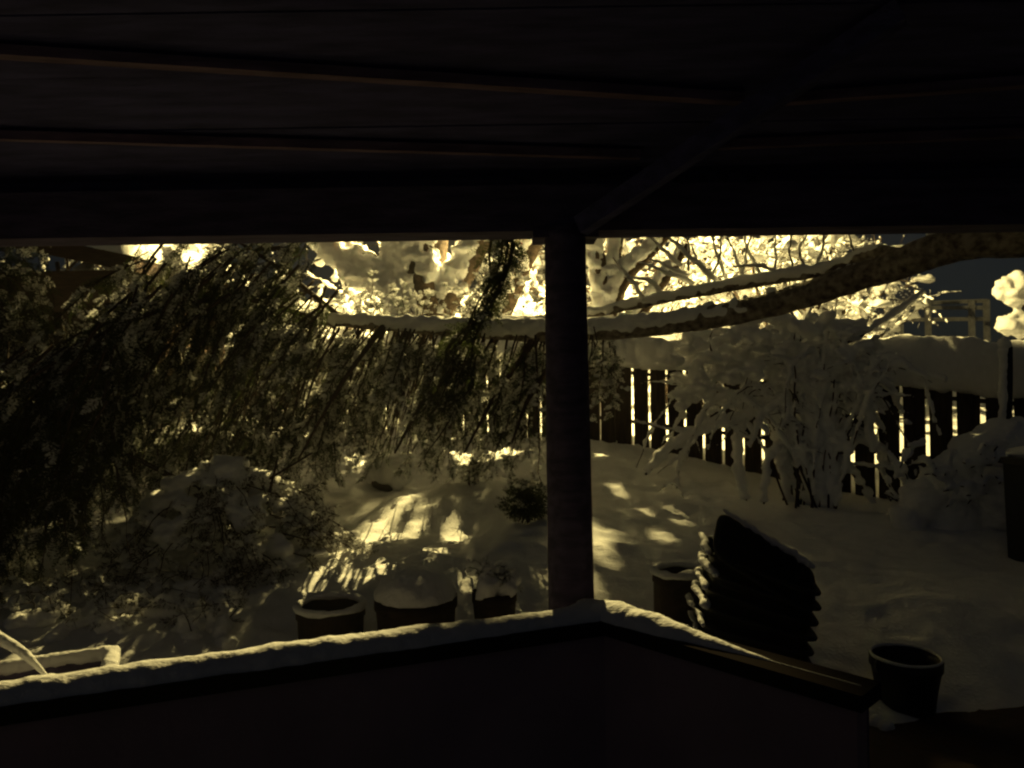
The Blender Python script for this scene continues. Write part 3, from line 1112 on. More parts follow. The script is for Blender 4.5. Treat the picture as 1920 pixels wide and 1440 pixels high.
fork = thing('forked_tree', 'dark forked tree with thick snow on its limbs just right of the porch post', 'tree', P(1130, 760, 9.4))
wood, snow = MB(), MB()
limbs = [([P(1120, 860, 9.4), P(1135, 640, 9.4), P(1130, 540, 9.4), P(1110, 440, 9.4), P(1080, 300, 9.4)], [.17, .17, .16, .15, .12]),
         ([P(1135, 600, 9.4), P(1175, 520, 9.4), P(1240, 450, 9.4), P(1310, 360, 9.4)], [.15, .12, .10, .07]),
         ([P(1130, 640, 9.35), P(1190, 600, 9.3), P(1235, 540, 9.3), P(1290, 460, 9.3)], [.11, .10, .08, .05]),
         ([P(1150, 520, 9.4), P(1160, 440, 9.5), P(1165, 330, 9.5)], [.10, .09, .07])]
for pts, rr in limbs:
    pth = smooth_path(pts, 50)
    rad = interp(rr, 50)
    tube(wood, pth, rad * .72, 12, .1, .2, 2)
    tube(snow, pth + np.array([-.045, -.02, .02]), rad * .80, 12, .28, .22, 6, lift=rad * .35)
    for q in range(8):
        s = rnd.randrange(4, 48)
        blob(snow, pth[s] + np.array([rnd.gauss(-.2, .4), rnd.gauss(0, .3), rad[s] * 6]) * rad[s], rad[s] * rnd.uniform(.5, .9), 2, .2, .2, q)
wood.build('trunk', M_BARK, fork, True)
me = remeshed(snow, 'snow', .03, .035, .09, 4)
link(me, 'snow', M_SNOWT, fork, True)

# unseen crown screen added to the forked tree, gaps shaped to dapple the yard
for k_ in range(125, 250, 9):
    lit.append((tp[k_] + np.array([0, 0, .12]), .22))
for t_ in np.arange(-4, 2, .3):
    f_ = fxy(t_, -.1)
    lit.append((np.array([f_[0], f_[1], ftop(t_) + .50]), .42))
CROWN_RAYS = Rays(lit, .20)
crown_w, crown_s = MB(), MB()
top = P(1110, 440, 9.4)
ends = []
for zc in np.arange(3.15, 6.2, .34):
    for xc in np.arange(-2.2, 3.4, .42):
        ends.append(np.array([xc + rnd.gauss(0, .08), 9.9 + rnd.gauss(0, .15), zc + rnd.gauss(0, .08)]))
for e_ in ends:
    st = np.array([1.0 + .05 * (e_[2] - 4), 9.6, max(3.75, e_[2] - .35)])
    pth = smooth_path([st, st * .5 + e_ * .5 + [0, 0, .10], e_], 9)
    if pth[:, 2].min() > EYE + .2 * 9.6 + .2 and not any(CROWN_RAYS.blocks(q, .02) for q in pth[2:]):
        tube(crown_w, pth, [.014, .010, .006], 6)
cc, cr = [], []
for x0_, x1_, z0_, z1_, st_ in ((-1.3, 1.9, 3.7, 5.85, .030), (.335, 1.5, 4.3, 5.5, .0305), (-2.4, -1.3, 3.7, 6.2, .07), (1.9, 3.5, 3.7, 6.2, .07)):
    for zc in np.arange(z0_, z1_, st_):
        for xc in np.arange(x0_, x1_, st_):
            p = np.array([xc + rnd.gauss(0, st_ * .3), 9.9 + rnd.gauss(0, .05), zc + rnd.gauss(0, st_ * .3)])
            r_ = st_ * rnd.uniform(.72, 1.0)
            if p[2] < EYE + .2 * p[1] + .28:
                continue
            if p[0] < .30 and p[2] > 4.86 and fbm(p, .08, 2, 5) > ((-.45 if p[0] < .13 else .12) if p[2] < 5.24 else .3):
                continue
            if CROWN_RAYS.blocks(p, r_ * .8):
                continue
            cc.append(p)
            cr.append((r_, r_ * 1.5, r_))
blobs(crown_s, cc, cr, 1)
crown_w.build('crown_screen_limbs', M_BARK, fork, True)['kind'] = 'stuff'
crown_s.build('crown_snow', M_SNOW, fork, True)

# bright thicket beyond the fence
c = P(1460, 760, 12.2)
snowy_tree('snowy_thicket', 'brightly lit thicket of snow-covered twigs above the arching trunk', 'shrub', c, stems_at(c, 9, 2.1, .5, 5, .5), 21, .038, 3, .6, 4, .8, .3, .04, 36, .09, rough=.02)
c = P(1330, 760, 11.6)
snowy_tree('snowy_thicket', 'snow-covered bush with upright twigs right of the forked tree', 'shrub', c, stems_at(c, 6, 1.9, .5, 9, .4), 22, .038, 3, .6, 4, .75, .2, .035, 20, .08, rough=.02)
c = P(1600, 760, 11.4)
snowy_tree('snowy_thicket', 'small bright snowy bush showing under the arching trunk', 'shrub', c, stems_at(c, 5, 1.1, .5, 3, .3), 23, .034, 2, .6, 5, .8, .3, .035, 16, .09, rough=.02)
c = P(1925, 700, 11.5)
far_b = thing('snowy_bush', 'bright rounded mass of snow at the right edge beyond the fence', 'shrub', c)
wood, snow = MB(), MB()
for px, py, rr in [(1893, 538, .22), (1882, 540, .18), (1905, 525, .18), (1900, 560, .16), (1878, 552, .1), (1935, 545, .3), (1908, 575, .09), (1893, 606, .2), (1880, 612, .12), (1915, 608, .22), (1950, 610, .3)]:
    blob(snow, P(px, py, 13.5), rr, 3, .22, .2, int(px))
for q in range(5):
    a = P(1950 + q * 8, 740, 13.5)
    a[2] = gz(a[0], a[1]) - .1
    tube(wood, smooth_path([a, P(1935 + 9 * q, 620, 13.5), P(1905 + 20 * q, 530, 13.5)], 10), [.04, .02], 6)
wood.build('limbs', M_BARK, far_b, True)['kind'] = 'stuff'
link(remeshed(snow, 'snow', .045, .05, .12, 3), 'snow', M_SNOW, far_b, True)
c = P(262, 640, 13.2)
snowy_tree('snowy_tree', 'brightly lit snow-covered tree crown behind the shed roof', 'tree', c, stems_at(c, 9, 2.3, .45, 12, .5), 25, .05, 3, .6, 4, 1.0, .3, .06, 60, .15, rough=.03)
c = P(640, 760, 13.5)
snowy_tree('snowy_tree', 'lit snowy tree between the left boughs and the plastered trunk', 'tree', c, stems_at(c, 6, 2.2, .4, 15, .4), 26, .05, 3, .6, 4, 1.1, .3, .06, 24, .14, rough=.03)
c = P(985, 760, 12.6)
snowy_tree('snowy_tree', 'bright snowy branches showing just left of the porch post', 'tree', c, stems_at(c, 4, 1.7, .4, 18, .3), 27, .045, 3, .6, 4, 1.0, .3, .06, 20, .12, rough=.03)

c = P(880, 690, 25.0)
snowy_tree('snowy_tree', 'hazy snow-covered tree farthest behind the plastered trunk', 'tree', c, stems_at(c, 9, 4.2, .5, 31, 1.4), 41, .12, 3, .6, 4, 1.6, .3, .1, 50, .24, rough=.05)
c = P(1250, 690, 21.0)
snowy_tree('snowy_tree', 'snow-covered tree behind the forked tree and the twiggy bush', 'tree', c, stems_at(c, 8, 3.5, .5, 33, 1.0), 42, .11, 3, .6, 4, 1.5, .3, .09, 45, .2, rough=.05)
c = P(1520, 700, 18.0)
snowy_tree('snowy_tree', 'snow-covered tree rising behind the bright thicket', 'tree', c, stems_at(c, 7, 2.4, .4, 35, .6), 43, .08, 3, .6, 4, 1.1, .3, .07, 40, .15, rough=.04)

# ------------------------------------------------------------------ shed and far railing
shed = thing('shed', 'brown shed with a deep sloping fascia and snow on its roof, upper left', 'shed', P(60, 700, 9.3))
e1 = P(247, 480, 9.0)                       # lower end of the gable rake, facing the yard
e0 = P(-160, 396, 9.0)
e0[1] = 9.0
ridge = e1 - e0
back = np.array([0.25, 3.4, 0.0])
mb = MB()
plank(mb, e0 + [0, 0, -.10], e1 + [0, 0, -.10], .185, .04)
mb.build('fascia', M_SIDING, shed)
mb = MB()
plank(mb, e1 + [0, .03, -.10], e1 + back + [0, 0, -.10], .17, .035)
mb.build('fascia', M_SIDING, shed)
mb = MB()
up = np.array([0, 0, .03])
q0, q1, q2, q3 = e0, e1, e1 + back, e0 + back
mb.add([q0 - up, q1 - up, q2 - up, q3 - up, q0, q1, q2, q3], [(3, 2, 1, 0), (4, 5, 6, 7), (0, 1, 5, 4), (1, 2, 6, 5), (2, 3, 7, 6), (3, 0, 4, 7)])
shed_roof = mb.build('roof', M_SIDING, shed)
mb = MB()
wl, wr = e0 + [0, .45, 0], e1 + [-.35, .45, 0]
for (a, b) in ((wl, wr), (wr, wr + back * .8)):
    aa_, bb_ = a.copy(), b.copy()
    aa_[2] = bb_[2] = (e1[2] - .1 + .5) / 2
    plank(mb, aa_, bb_, e1[2] - .1 - .5, .08)
mb.build('wall', M_SIDING, shed)
mb = MB()
ns, nu = 120, 50
S, U = np.meshgrid(np.linspace(-.02, 1.012, ns), np.linspace(-.012, 1, nu))
base = e0 + S[..., None] * (e1 - e0) + U[..., None] * back
edge = np.clip((U + .012) / .06, 0, 1) ** .5 * np.clip((1.012 - S) / .05, 0, 1) ** .5
base[..., 2] += .005 + .32 * edge + .05 * fbm(base, .22, 3, 6) * edge
ii = np.arange(nu - 1)[:, None] * ns + np.arange(ns - 1)[None, :]
mb.add(base.reshape(-1, 3), np.stack([ii, ii + 1, ii + ns + 1, ii + ns], -1).reshape(-1, 4))
mb.build('roof_snow', M_SNOW, shed_roof, True)

side = thing('low_wall', 'low pale wall under snow at the left edge behind the boughs', 'wall', P(0, 745, 7.6))
mb = MB()
a, b = P(-200, 725, 7.6), P(110, 722, 7.6)
plank(mb, a + [0, 0, -.35], b + [0, 0, -.35], .9, .2)
mb.build('masonry', M_STONE, side)
mb = MB()
tube(mb, np.linspace(a + [0, 0, .16], b + [0, 0, .16], 50), .13, 14, .12, .15, 5, sx=1.2)
mb.build('snow', M_SNOW, side, True)

rail = thing('far_railing', 'faint pale railing in the dark beyond the fence at right', 'railing', P(1770, 640, 34))
for px in (1688, 1740, 1822, 1850):
    a, b = P(px, 562, 34), P(px, 640, 34)
    mb = MB()
    box(mb, (a + b) / 2, (.2, .2, a[2] - b[2]))
    mb.build('railing_post', M_FARWOOD, rail)
for y0, y1, x0, x1 in ((568, 564, 1740, 1850), (577, 577, 1670, 1850), (600, 598, 1670, 1850)):
    mb = MB()
    plank(mb, P(x0, y0, 34.2), P(x1, y1, 34.2), .18, .1)
    mb.build('railing_bar', M_FARWOOD, rail)

# ------------------------------------------------------------------ street lamp beyond the fence (hidden by the porch)
lampt = thing('street_lamp', 'street lamp beyond the fence lighting the yard from behind', 'street lamp', (0.84, 11.6, .9))
mb = MB()
tube(mb, np.array([[.84, 11.6, .7], [.84, 11.6, 3.5], [.84, 11.6, 6.4]]), [.07, .055, .045], 12)
mb.build('pole', M_METAL, lampt, True)
mb = MB()
tube(mb, smooth_path([np.array([.84, 11.6, 6.35]), np.array([.7, 11.6, 6.55]), np.array([.30, 11.6, 6.62])], 14), .03, 8)
mb.build('arm', M_METAL, lampt, True)
mb = MB()
lathe(mb, [(.02, .20), (.10, .17), (.20, .09), (.22, .06), (.20, .06), (.05, .14)], (LAMP[0], LAMP[1], LAMP[2] + .14), 20)
shade = mb.build('lamp_shade', M_METAL, lampt, True)
mb = MB()
blob(mb, (LAMP[0], LAMP[1], LAMP[2] + .20), (.07, .07, .05), 2, 0)
mb.build('bulb', M_BULB, shade, True)
ld = bpy.data.lights.new('lamp_light', 'POINT')
ld.energy = LAMP_POWER
ld.color = LAMP_COLOR
ld.shadow_soft_size = 0.03
lo = bpy.data.objects.new('lamp_light', ld)
COL.objects.link(lo)
lo.location = LAMP
lo.parent = lampt
lo.matrix_parent_inverse = Matrix.Translation(-Vector(base_of(lampt)))

# ------------------------------------------------------------------ shrub bowed under snow before the fence
shr = thing('bowed_shrub', 'shrub bowed under thick snow in front of the board fence', 'shrub', P(1525, 945, 6.4))
wood, snow = MB(), MB()
A = lambda px, py, dy=0.0: P(px, py, 6.45 + dy)
L_ = [([(1532, 955), (1525, 850), (1518, 750), (1490, 650)], .045, .085), ([(1545, 955), (1560, 860), (1545, 760), (1560, 650)], .03, .06),
      ([(1500, 690), (1430, 690), (1392, 770), (1385, 880), (1400, 940)], .015, .045),
      ([(1480, 650), (1450, 720), (1400, 775), (1310, 810), (1240, 860), (1210, 890)], .02, .048),
      ([(1400, 772), (1330, 800), (1260, 806), (1190, 790)], .008, .022), ([(1310, 810), (1330, 760), (1350, 740)], .01, .03),
      ([(1520, 700), (1580, 715), (1622, 780), (1640, 850)], .015, .045), ([(1520, 770), (1590, 810), (1670, 860), (1700, 920)], .015, .038),
      ([(1540, 690), (1620, 700), (1668, 730), (1690, 770)], .015, .035), ([(1500, 800), (1445, 850), (1432, 945)], .015, .035),
      ([(1540, 830), (1600, 890), (1640, 950)], .015, .035), ([(1560, 780), (1640, 830), (1660, 900)], .01, .03), ([(1480, 700), (1460, 790), (1470, 900), (1480, 945)], .015, .05),
      ([(1440, 680), (1360, 690), (1330, 720), (1300, 760)], .012, .04), ([(1600, 870), (1700, 875), (1740, 860)], .008, .02), ([(1560, 900), (1590, 850), (1610, 800)], .01, .028)]
for pts, r0, r1 in L_:
    dy = rnd.uniform(-.25, .25)
    pth = smooth_path([A(x, y, dy * k / len(pts)) for k, (x, y) in enumerate(pts)], 40)
    tube(wood, pth, [r0, r0 * .8, r0 * .5], 7)
    tube(snow, pth, [r1 * 1.0, r1 * 1.2, r1 * 1.1, r1 * .8], 10, .6, .09, 3, lift=r1 * .4)
B0 = A(1528, 950)
B0[2] = gz(B0[0], B0[1]) - .05
for q in range(230):
    s = rnd.random()
    px = 1262 + 385 * s
    py = rnd.uniform(606, 740) - 20 * math.sin(s * math.pi) + (28 if s < .25 else 0)
    blob(snow, A(px, py, rnd.uniform(-.3, .35)), np.array([rnd.uniform(.035, .11), rnd.uniform(.04, .08), rnd.uniform(.022, .06)]), 2, .5, .06, q)
for q in range(40):
    sd = -1 if rnd.random() < .58 else 1
    reach = sd * (rnd.uniform(.15, 1.30) if sd < 0 else rnd.uniform(.1, .78))
    dy = rnd.uniform(-.5, .35)
    zt = rnd.uniform(1.45, 2.02) - .25 * abs(reach)
    tip = zt - rnd.uniform(.05, 1.0) * (.4 + .6 * abs(reach))
    b = B0 + np.array([rnd.gauss(0, .12), rnd.gauss(0, .08), 0])
    tip = max(tip, b[2] + .08)
    ctl = [b, np.array([b[0] + reach * .22, b[1] + dy * .3, b[2] + (zt - b[2]) * .6]), np.array([b[0] + reach * .58, b[1] + dy * .7, zt]), np.array([b[0] + reach * .86, b[1] + dy * .95, zt * .55 + tip * .45]), np.array([b[0] + reach, b[1] + dy, tip])]
    pth = smooth_path(ctl, 44)
    pth = pth + .05 * np.stack([fbm(pth, .25, 2, q * 3 + k) for k in range(3)], -1) * np.linspace(0, 1, 44)[:, None]
    T = np.gradient(pth, axis=0)
    hz = np.sqrt(T[:, 0]**2 + T[:, 1]**2) / np.linalg.norm(T, axis=1)
    tube(wood, pth, [.010, .008, .003], 6)
    k0 = rnd.randrange(1, 12)
    rr = rnd.uniform(.016, .046) * (.60 + .6 * hz) * (1 + .6 * fbm(pth, .12, 2, q)) * np.linspace(1, .7, 44)
    tube(snow, pth[k0:], np.maximum(.007, rr[k0:]), 8, .35, .06, q, lift=rr[k0:] * .7)
    for h in range(5):
        k = rnd.randrange(14, 43)
        d = np.array([rnd.gauss(0, .14), rnd.gauss(0, .10), rnd.uniform(-.16, .08)])
        sp = smooth_path([pth[k], pth[k] + d * .5 + [0, 0, .02], pth[k] + d], 9)
        tube(wood, sp, [.005, .002], 5)
        tube(snow, sp, np.array([.014, .022, .008]) * rnd.uniform(.6, 1.2), 6, .4, .05, h, lift=.010)
for pts in ([(1560, 655), (1610, 632), (1670, 592), (1735, 548)], ):
    pth = smooth_path([A(x, y) for x, y in pts], 24)
    tube(wood, pth, [.012, .008], 6)
    tube(snow, pth[6:], [.014, .034, .032, .022], 9, .15, .08, 2, lift=.012)
for pts in ([(1595, 652), (1630, 640), (1668, 618)], [(1500, 690), (1500, 640), (1530, 560)], [(1470, 700), (1490, 620), (1480, 570)], [(1540, 690), (1560, 620), (1570, 550)],
            [(1420, 690), (1400, 640), (1420, 590)], [(1600, 690), (1650, 668), (1700, 660)], [(1350, 690), (1330, 640), (1345, 600)]):
    pth = smooth_path([A(x, y) for x, y in pts], 12)
    tube(wood, pth, [.010, .004], 6)
    tube(snow, pth[3:], [.010, .016, .012], 7, .2, .08, 2, lift=.008)
wood.build('limbs', M_TWIG, shr, True)['kind'] = 'stuff'
link(remeshed(snow, 'snow', .016, .014, .05, 3), 'snow', M_SNOW, shr, True)

# heap over a buried shrub at the right, and the bin beside it
heap = thing('snow_heap', 'shrub buried in a sloping heap of snow at the right, beside the dark bin', 'snow heap', P(1830, 960, 5.5))
wood, snow = MB(), MB()
for px, py, rr in [(1730, 930, .18), (1770, 900, .2), (1800, 880, .22), (1840, 850, .22), (1875, 835, .25), (1910, 850, .3), (1960, 860, .4), (1850, 920, .35), (1790, 950, .25), (1700, 960, .14), (1920, 930, .4)]:
    blob(snow, P(px, py + 12, 5.7), rr, 2, .2, .2, int(px))
for q in range(30):
    a = P(rnd.uniform(1700, 1920), rnd.uniform(825, 930), 5.45)
    d = np.array([rnd.uniform(-.25, .1), -.1, rnd.uniform(-.1, .12)])
    tube(wood, [a, a + d], [.008, .004], 5)
    tube(snow, smooth_path([a, a + d * .5, a + d], 6), [.035, .03, .015], 7, .3, .08, q, lift=.012)
for q in range(14):
    a = P(rnd.uniform(1650, 1760), rnd.uniform(880, 940), 5.9)
    d = np.array([rnd.uniform(-.15, .1), -.05, rnd.uniform(.05, .25)])
    tube(wood, [a, a + d], [.008, .004], 5)
    tube(snow, smooth_path([a, a + d * .5, a + d], 6), [.025, .028, .018], 7, .3, .08, q, lift=.012)
wood.build('limbs', M_TWIG, heap, True)['kind'] = 'stuff'
link(remeshed(snow, 'snow', .022, .018, .08, 3), 'snow', M_SNOW, heap, True)

bin_ = thing('bin', 'dark navy bin at the right edge with snow on its lid', 'bin', P(1925, 1060, 4.7))
c = P(2024, 985, 4.75)
zb = gz(c[0], c[1]) - .05
mb = MB()
box(mb, (c[0], c[1], (zb + .93) / 2), (.58, .5, .93 - zb), np.array(Matrix.Rotation(.25, 3, 'Z')), 1.06)
mb.build('body', M_BIN, bin_)
mb = MB()
box(mb, (c[0], c[1], .95), (.66, .57, .04), np.array(Matrix.Rotation(.25, 3, 'Z')), .96)
lid = mb.build('lid', M_BIN, bin_)
mb = MB()
for q in range(14):
    blob(mb, (c[0] + rnd.uniform(-.24, .24), c[1] + rnd.uniform(-.18, .18), 1.0 + rnd.uniform(-.01, .03)), (.13, .12, .05), 2, .3, .06, q)
link(remeshed(mb, 'snow', .02, .012, .08, 2), 'snow', M_SNOW, lid, True)

# ------------------------------------------------------------------ boulder, clumps, brush pile
bo = thing('boulder', 'rounded boulder under snow below the hanging boughs', 'boulder', P(730, 905, 6.9))
mb = MB()
c = P(730, 884, 6.9)
c[2] = gz(c[0], c[1]) + .09
blob(mb, c + [0, 0, -.03], (.18, .16, .12), 3, .18, .15, 3)
link(remeshed(mb, 'stone', .02, .01, .06), 'stone', M_STONE, bo, True)
mb = MB()
blob(mb, c + [0, 0, .02], (.215, .20, .17), 3, .14, .2, 3)
blob(mb, c + [.05, -.02, .04], (.17, .17, .15), 3, .14, .2, 5)
link(remeshed(mb, 'snow', .015, .022, .09), 'snow', M_SNOW, bo, True)


def clump(name, label, px, py, Yd, n, size, snow, rad, up=.5, leaf=None, sb=(.014, .035)):
    c = P(px, py, Yd)
    c[2] = gz(c[0], c[1]) - .02
    th = thing(name, label, 'shrub', c)
    f = Foliage()
    for q in range(n):
        a = rnd.uniform(0, 2 * math.pi)
        rr = rnd.uniform(.3, 1) * rad
        st = c + np.array([rnd.gauss(0, rad * .15), rnd.gauss(0, rad * .15), rnd.uniform(0, .06)])
        h = rnd.uniform(.3, 1) * up
        f.branch([st, st + np.array([math.cos(a) * rr * .4, math.sin(a) * rr * .4, h * .8]), st + np.array([math.cos(a) * rr, math.sin(a) * rr, h * .75])], .007, .03, size, .35, snow, sb, lean=(0, 0, 0))
    f.build(th, leaf)
    return th


clump('sprig_clump', 'snowy evergreen sprigs below the boughs, left of the porch post', 885, 900, 6.0, 16, (.07, .13), .8, .17, .30)
clump('dark_tuft', 'dark leaning evergreen tuft on the snow just left of the porch post', 985, 975, 5.2, 22, (.10, .20), .05, .20, .36)

pile = thing('brush_pile', 'mound of cut brush matted with snow in the left yard', 'brush pile', P(430, 1080, 4.7))
f = Foliage()
c = P(420, 1060, 4.75)
snow = MB()
for q in range(95):
    a = rnd.uniform(0, 2 * math.pi)
    rr = rnd.random() ** .6
    top = c + np.array([math.cos(a) * .55 * rr, math.sin(a) * .40 * rr, .52 * (1 - rr ** 2) + .10])
    d = np.array([math.cos(a) * .35 + .1, math.sin(a) * .3, -.22])
    f.branch([top, top + d * .5 + [0, 0, .06], top + d], .008, .035, (.09, .18), .4, .65, (.016, .036), lean=(.1, 0, 0))
for q in range(170):
    a = rnd.uniform(0, 2 * math.pi)
    rr = rnd.random() ** .5
    p = c + np.array([math.cos(a) * .68 * rr, math.sin(a) * .45 * rr, .52 * (1 - rr ** 2) + .10 + rnd.gauss(0, .03)])
    blob(snow, p, np.array([rnd.uniform(.04, .10), rnd.uniform(.04, .09), rnd.uniform(.025, .05)]), 2, .3, .06, q)
for q in range(7):
    a = c + np.array([rnd.uniform(-.4, .4), rnd.uniform(-.2, .2), .55])
    d = np.array([rnd.uniform(-.5, .5), 0, rnd.uniform(.02, .28)])
    tube(f.wood, [a - d * .3, a + d * .6], [.010, .006], 6)
f.build(pile, M_LEAFB)
link(remeshed(snow, 'snow_mat', .016, .014, .05, 3), 'snow_mat', M_SNOW, pile, True)

# lumpy frozen growth on the left ground
low = thing('low_shrub', 'low shrub flattened under snow in front of the brush pile', 'shrub', P(180, 1165, 3.8))
f = Foliage()
snow = MB()
for q in range(70):
    px, py = rnd.uniform(0, 430), 0
    Yd = rnd.uniform(3.5, 4.3)
    x = Yd * (px - 960) / F
    g = gz(x, Yd)
    p = np.array([x, Yd, g + rnd.uniform(.0, .05)])
    blob(snow, p, np.array([rnd.uniform(.03, .08), rnd.uniform(.03, .08), rnd.uniform(.025, .06)]), 2, .3, .05, q)
    if q % 2:
        f.branch([p, p + np.array([rnd.gauss(0, .06), rnd.gauss(0, .05), .08]), p + np.array([rnd.gauss(0, .14), rnd.gauss(0, .1), .07])], .006, .04, (.06, .12), .2, .7, (.012, .026), lean=(0, 0, 0))
f.build(low, M_LEAFB)
link(remeshed(snow, 'snow_mat', .014, .014, .045, 3), 'snow_mat', M_SNOW, low, True)


# ------------------------------------------------------------------ pots
def pot(name, label, px, rim_y, wpx, Yd, h, cat='pot', group=None, m=None, flare=.86, snow_rim=.016, fill=None, lip=.018):
    c = P(px, rim_y, Yd)
    r = wpx / 2 * Yd / F
    zt = c[2]
    th = thing(name, label, cat, (c[0], c[1], zt - h), group)
    mb = MB()
    lathe(mb, [(0.001, zt - h), (r * flare, zt - h), (r * (flare + 1) / 2, zt - h * .5), (r * .985, zt - .05), (r * 1.03, zt - .045), (r * 1.03, zt), (r * .93, zt), (r * .90, zt - .06), (r * flare * .88, zt - h * .7), (0.001, zt - h * .7)],
          (c[0], c[1], 0), 40, .002)
    ves = mb.build('vessel', m or M_CLAY, th, True)
    if snow_rim:
        mb = MB()
        a = np.linspace(0, 2 * np.pi, 90)
        ring = np.stack([c[0] + r * .98 * np.cos(a), c[1] + r * .98 * np.sin(a), np.full(90, zt + .004)], -1)
        tube(mb, ring, snow_rim * (1 + .35 * fbm(ring, .08, 2, 4)), 9, .15, .03, 3)
        mb.build('rim_snow', M_SNOW, ves, True)
    return th, c, r


pot('flower_pot', 'empty round pot with a white snow rim behind the half wall at left', 620, 1135, 124, 3.5, .40)
th, c, r = pot('flower_pot', 'wide squat pot heaped with a dome of snow, between two smaller pots', 780, 1118, 150, 3.45, .42, snow_rim=0, m=M_CLAY)
mb = MB()
blob(mb, c + [0, 0, .0], (r * 1.0, r * 1.0, .125), 3, .09, .10, 3)
mb.V[-1][:, 2] = np.maximum(mb.V[-1][:, 2], c[2] - .012)
link(remeshed(mb, 'snow_dome', .015, .008, .05), 'snow_dome', M_SNOW, th, True)
th, c, r = pot('flower_pot', 'small tapered pot crowned with snowy sprigs left of the porch post', 927, 1108, 82, 3.45, .38, snow_rim=0, flare=.7)
mb = MB()
for q in range(12):
    a = rnd.uniform(0, 6.28)
    blob(mb, c + np.array([math.cos(a) * r * rnd.uniform(.2, .95), math.sin(a) * r * rnd.uniform(.2, .95), rnd.uniform(-.01, .07)]), rnd.uniform(.03, .055), 2, .25, .04, q)
link(remeshed(mb, 'snow', .01, .01, .035), 'snow', M_SNOW, th, True)
f = Foliage()
for q in range(22):
    a = rnd.uniform(0, 6.28)
    d = np.array([math.cos(a) * .11, math.sin(a) * .10, rnd.uniform(.02, .13)])
    f.branch([c + d * .2, c + d * .7 + [0, 0, .03], c + d], .005, .022, (.03, .07), .2, .75, (.008, .018), lean=(0, 0, 0))
f.build(th, None, None, ('twigs', 'leaves', 'leaf_snow'))
th, c, r = pot('flower_pot', 'tall round pot with a snowy rim beside the stacked trays', 1275, 1071, 100, 3.5, .55, snow_rim=.017, flare=.95, m=M_CLAY)
mb = MB()
blob(mb, c + [r * .35, .02, -.045], (r * .5, r * .5, .04), 3, .2, .06, 3)
link(remeshed(mb, 'snow_inside', .01, .008, .04), 'snow_inside', M_SNOW, th, True)
th, c, r = pot('bucket', 'dark tapered bucket standing alone on the patio at lower right', 1698, 1230, 122, 3.4, .285, 'bucket', None, M_PLASTIC, .74, .0075)
mb = MB()
a = np.linspace(0, np.pi, 30) + .2
arc = np.stack([c[0] + r * 1.06 * np.cos(a), c[1] - .035 + .03 * np.sin(a), c[2] - .02 - .10 * np.sin(a)], -1)
tube(mb, arc, .004, 6)
mb.build('handle', M_METAL, th, True)
# frozen slush beside the bucket
mb = MB()
for px, py, s in [(1640, 1318, .035), (1650, 1330, .03), (1632, 1345, .03), (1648, 1358, .03), (1662, 1366, .025)]:
    p = P(px, py, 3.4)
    Yg = EYE * F / ((px - 960) * ROLL + (py - 720))
    p = P(px, py, Yg)
    blob(mb, p + [0, 0, .01], (s * 1.3, s, .03), 2, .3, .04, px)
tag(link(remeshed(mb, 'slush_lump', .008, .006, .03), 'slush_lump', M_SNOW, None, True), 'curled lump of slush at the left foot of the bucket', 'snow lump')

# ------------------------------------------------------------------ stacked trays
def tray_mesh(w_, d_, h_):
    """shallow tray with rounded corners, flared sides and a rolled rim"""
    mb = MB()
    a = np.linspace(0, 2 * np.pi, 44, endpoint=False)
    ca, sa = np.cos(a), np.sin(a)
    ux, uy = np.sign(ca) * np.abs(ca) ** .38, np.sign(sa) * np.abs(sa) ** .38
    prof = [(-.045, 0), (-.040, .002), (-.018, h_ * .45), (-.006, h_ - .022), (.004, h_ - .020), (.012, h_ - .014), (.014, h_ - .006), (.008, h_), (-.004, h_ - .001), (-.012, h_ - .012), (-.026, h_ * .45), (-.048, .010)]
    V = []
    for o_, z_ in prof:
        V.append(np.stack([(w_ / 2 + o_) * ux, (d_ / 2 + o_) * uy, np.full(44, z_)], -1))
    V = np.array(V)
    n_ = len(prof)
    i_ = np.arange(n_ - 1)[:, None] * 44
    j_ = np.arange(44)[None, :]
    mb.add(V.reshape(-1, 3), np.stack([i_ + j_, i_ + (j_ + 1) % 44, i_ + 44 + (j_ + 1) % 44, i_ + 44 + j_], -1).reshape(-1, 4))
    mb.add(V[0], [tuple(range(43, -1, -1))])
    mb.add(V[-1], [tuple(range(44))])
    me = mb.mesh('tray')
    me.polygons.foreach_set('use_smooth', np.ones(len(me.polygons), dtype=bool))
    return me


